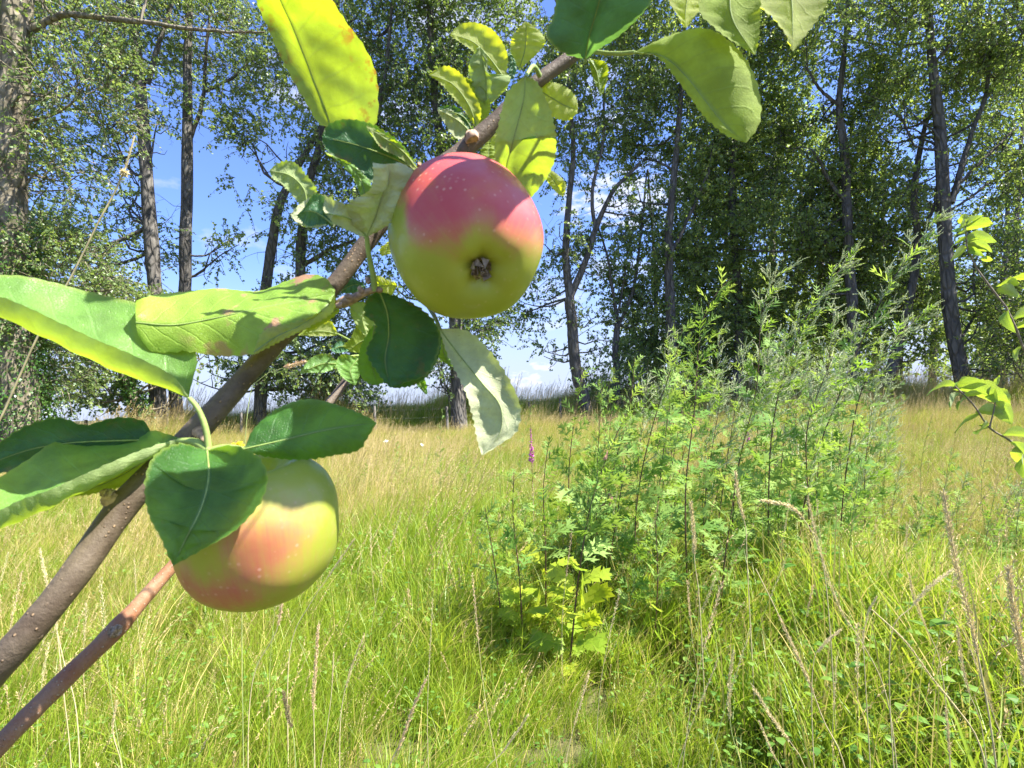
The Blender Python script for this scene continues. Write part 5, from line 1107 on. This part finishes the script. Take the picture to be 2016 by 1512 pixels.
stalk([(1545, 1530), (1520, 1480), (1495, 1420)], .95, 'tiny pale head under the pale narrow one at the bottom', (.3, 1), 5)
stalk([(1605, 1290), (1625, 1265), (1655, 1240)], 1.0, 'short tan head curling right beside the bent stalk', (.1, 1), 5)
stalk([(1702, 1310), (1700, 1250), (1712, 1200), (1726, 1175)], 1.1, 'upright tan head at the crossing point of the stalks', (.2, 1), 5)
stalk([(1930, 1420), (1910, 1370), (1895, 1310), (1885, 1235)], .95, 'thin tan head right of the crossing stalks', (.3, 1), 7)
stalk([(1985, 1490), (1960, 1420), (1930, 1330), (1895, 1240)], .85, 'golden stalk behind the thick fuzzy head', (.35, .9), 5)
stalk([(1850, 1300), (1830, 1250), (1800, 1180), (1790, 1130)], 1.3, 'slim stalk above the crossing stalks', (.4, 1), 6)
stalk([(1620, 1110), (1600, 1050), (1560, 1000), (1500, 985)], 1.6, 'golden bowed head hanging left among the mugwort', (.5, 1), 8)
stalk([(1870, 1512), (1868, 1460), (1862, 1395)], .8, 'pale head standing at the bottom right corner', (.2, 1), 6)
stalk([(1470, 1090), (1468, 1040), (1455, 985), (1448, 930)], 1.9, 'yellowish head between two dark mugwort stems', (.4, 1), 8)
stalk([(1375, 1160), (1368, 1110), (1366, 1050), (1360, 990)], 2.0, 'straw head left of the knee-high mugwort', (.4, 1), 8)
stalk([(1460, 1512), (1440, 1440), (1436, 1350), (1445, 1270)], 1.2, 'green-golden upright stalk low in the middle right', (.4, .95), 7, sm='straw_green')
stalk([(618, 1420), (617, 1380), (622, 1300), (628, 1222)], 1.35, 'pinkish head under the lower apple, the longest there', (.1, .95), 7, 'head_pink', nsp=170)
stalk([(760, 1530), (790, 1460), (815, 1390), (842, 1330)], 1.15, 'pinkish tan head leaning right at the bottom centre', (.25, .95), 7, 'head_pink', nsp=150, w=3)
stalk([(630, 1530), (640, 1460), (652, 1370), (657, 1285)], 1.2, 'thin pale bare stalk beside the pinkish head', (.75, 1), 3)
stalk([(575, 1260), (610, 1190), (650, 1130), (697, 1062)], 1.7, 'long pale stalk leaning right of the lower apple', (.6, 1), 4)
stalk([(672, 1400), (690, 1320), (715, 1255)], 1.5, 'straw stalk leaning right of the pinkish head', (.3, 1), 5)
stalk([(948, 1530), (990, 1480), (1040, 1408)], 1.1, 'golden blade-like stalk leaning right at the bottom centre', (.4, 1), 5)
stalk([(578, 1452), (566, 1400), (558, 1362)], 1.2, 'small dark plantain-like head in the lower left grass', (.2, 1), 8, 'head_brown', 'straw_green')
stalk([(500, 1330), (545, 1240), (560, 1150), (568, 1130)], 1.5, 'reddish stalk beneath the lower apple', (.5, 1), 7, 'head_pink')
stalk([(140, 1512), (125, 1360), (112, 1240), (100, 1140)], 1.1, 'pale stalk between the two lower branches, nearest the edge', (.7, 1), 4)
stalk([(150, 1400), (125, 1300), (78, 1080)], 1.3, 'pale stalk left of the branch, reaching up', (.7, 1), 5)
stalk([(240, 1512), (222, 1440), (230, 1380)], 1.0, 'curved pale stalk in the bottom left grass', (.5, 1), 4)
stalk([(-60, 960), (0, 828), (80, 650), (135, 555), (200, 425), (240, 350), (265, 268)], .80, 'long wiry stalk rising behind the folded leaf at the left, with a fluffy knot', (.84, 1), 5, 'head_tan', 'straw', w=5.0, name='wiry_stalk', nsp=60)
def fluff(px, py, d, r):
    c = P(px, py, d); t = thing('dried_flower', c, 'fluffy dried floret caught on the wiry stalk at the left', 'flower'); rng = np.random.RandomState(2); mb = MB()
    for _ in range(60): v = norm(rng.randn(3)); spikelet(mb, v*r*.1, v, r*rng.uniform(.7, 1.2), r*.16, rng, 0, rng.rand())
    mb.build('florets', MAT['head_tan'], t, smooth=False)
fluff(244, 340, .80, .0075)
stalk([(500, 752), (520, 738), (556, 723), (575, 719), (598, 712)], .5, 'tan spikelet poking out under the branch beside the small folded leaf', (.6, 1), 9, 'head_pink', 'straw_green', w=2, nsp=60)
rs = np.random.RandomState(31)
for i in range(46):
    x = rs.uniform(-20, 2040); d = rs.uniform(1.3, 3.4); g = gat(x, d); h = rs.uniform(.5, .85); ln = rs.uniform(-.12, .38)
    tip = g+np.array([ln*h, rs.uniform(-.1, .1), h]); base = g; t = thing('grass_stalk', base, 'plain dry grass stalk standing among the meadow grass in the foreground', 'grass stalk', 'plain dry stalks in the meadow')
    c = catmull([g*0, (tip-g)*.5+[-.02, 0, .03], tip-g], 16); mb = MB(); tube(mb, c, np.linspace(.0013, .0006, 16), 5); mb.build('stem', MAT['straw' if i % 3 else 'straw_green'], t)
    hb = MB(); R = rs.uniform(.002, .0045)
    for q in range(130):
        f = .74+.26*(q+rs.rand())/130; k = min(int(f*15), 14); pp = c[k]*(1-(f*15-k))+c[k+1]*(f*15-k); tg = norm(c[k+1]-c[k]); off = norm(np.cross(tg, rs.randn(3)))
        spikelet(hb, pp+off*R*rs.rand(), tg+off*.5+rs.randn(3)*.2, R*2.4, R*.22, rs, 0, rs.rand())
    hb.build('seed_head', MAT[['head_tan', 'head_pink', 'head_tan'][i % 3]], t, smooth=False)

# ------------------------------------------------------------------ flowers
MAT['purple'] = flat_mat('purple_petals', (.50, .12, .36), .6, .2, .3, 200); MAT['yellow'] = flat_mat('yellow_florets', (.78, .56, .01), .6, .2, .2, 200); MAT['white'] = flat_mat('white_petals', (.75, .72, .70), .6, .2, .1, 200)
def loosestrife(x, y0, y1, d, label):
    top = P(x, y0, d); bot = P(x+3, y1, d); g = bot.copy(); g[2] = float(gz(g[0], g[1])); t = thing('purple_flower', g, label, 'flower', 'purple flower spikes')
    mb = MB(); c = catmull([g*0, bot-g, top-g], 20); tube(mb, c, np.linspace(.004, .0015, 20), 6); mb.build('stem', MAT['mug_stem'], t)
    rng = np.random.RandomState(int(x)); pb = MB(); H = top-bot
    for q in range(150):
        f = rng.rand(); a = rng.rand()*6.28; r = .024*(1.15-f*.8)*rng.uniform(.4, 1); p = bot-g+H*f*.92; v = np.array([math.cos(a), math.sin(a), .25]); spikelet(pb, p+v*r*.2, v, r*1.2, r*.4, rng, 0, rng.rand())
    pb.build('petals', MAT['purple'], t, smooth=False)
    lb = MB()
    for q in range(14):
        f = q/14*.95; p = (bot-g)*f; a = q*2.4; v = norm([math.cos(a), math.sin(a), .5]); spikelet(lb, p, v, .06, .008, rng, 0, .5)
    lb.build('leaves', MAT['mug'], t, smooth=False)['kind'] = 'stuff'
loosestrife(1044, 836, 912, 4.4, 'purple loosestrife-like flower spike right of the pale hanging leaf')
loosestrife(1470, 838, 872, 6.5, 'faint pink flower spike seen through the mugwort stand')
def cluster(px, py, d, n, r, fl, mat, label, name):
    c = P(px, py, d); g = c.copy(); g[2] = float(gz(g[0], g[1])); t = thing(name, g, label, 'flower'); mb = MB(); tube(mb, catmull([g*0, (c-g)*.6+[.02, 0, 0], c-g], 10), .004, 5); mb.build('stem', MAT['mug_stem_green'], t)
    rng = np.random.RandomState(int(px)); fb = MB()
    for _ in range(n):
        p = c-g+np.array([rng.randn()*r*.5, rng.randn()*r*.5, rng.randn()*r*.22]); k = 8; a = np.arange(k)*2*math.pi/k; tl = norm([rng.randn()*.3, -.5, .9]); s = norm(np.cross(tl, [1, 0, 0])); u_ = np.cross(tl, s)
        rr = fl*(1+.25*np.cos(a*4)); ring = p+np.cos(a)[:, None]*s*rr[:, None]+np.sin(a)[:, None]*u_*rr[:, None]; V = np.vstack([p+tl*fl*.35, ring, p-tl*fl*.3])
        fb.add(V, [[0, 1+i, 1+(i+1) % k] for i in range(k)]+[[k+1, 1+(i+1) % k, 1+i] for i in range(k)])
        tube(fb, [p-tl*fl*.3, c-g-[0, 0, r]], .0012, 3, cap=False)
    fb.build('florets', MAT[mat], t, smooth=False)
cluster(469, 873, 3.2, 16, .036, .010, 'yellow', 'small yellow flower head beside the shaded leaf over the lower apple', 'yellow_flower')
cluster(832, 876, 8.0, 8, .035, .012, 'white', 'white flower dot in the far meadow right of centre leaf', 'white_flower')
cluster(759, 869, 9.0, 7, .04, .012, 'white', 'pale flower dot in the far meadow nearest the fence post', 'white_flower')

# ------------------------------------------------------------------ fence on the bank
MAT['post'] = bark_mat('old_fence_wood', (.13, .115, .10), (.27, .25, .22), 14, .2, .01); MAT['wire'] = flat_mat('fence_wire', (.22, .21, .2), .5, .5, .1, 30)
def fence():
    xs = [-80, 60, 170, 330, 474, 600, 738, 880, 1041, 1103, 1260]
    b0 = gat(xs[0], 19.6); t = thing('wire_fence', b0, 'old wooden-post wire fence along the foot of the grassy bank', 'fence'); tops = []
    for i, x in enumerate(xs):
        g = gat(x, 19.6-(.0 if x < 1000 else -1.6)); h = 1.12+.06*math.sin(i*2.3); mb = MB(); lean = np.array([.03*math.sin(i*1.7), 0, 0])
        tube(mb, catmull([g-b0-[0, 0, .1], g-b0+lean*.5+[0, 0, h*.5], g-b0+lean+[0, 0, h]], 6), np.linspace(.058, .05, 6), 8, rough=.05, seed=i)
        mb.build('post', MAT['post'], t); tops.append(g-b0+lean)
    for hh in (.35, .7, 1.02):
        mb = MB(); p = []
        for a, b in zip(tops[:-1], tops[1:]):
            p += [a+[0, -.06, hh], (a+b)/2+[0, -.06, hh-.03]]
        p.append(tops[-1]+[0, -.06, hh]); tube(mb, np.array(p), .0022, 4); mb.build('wire', MAT['wire'], t)
fence()
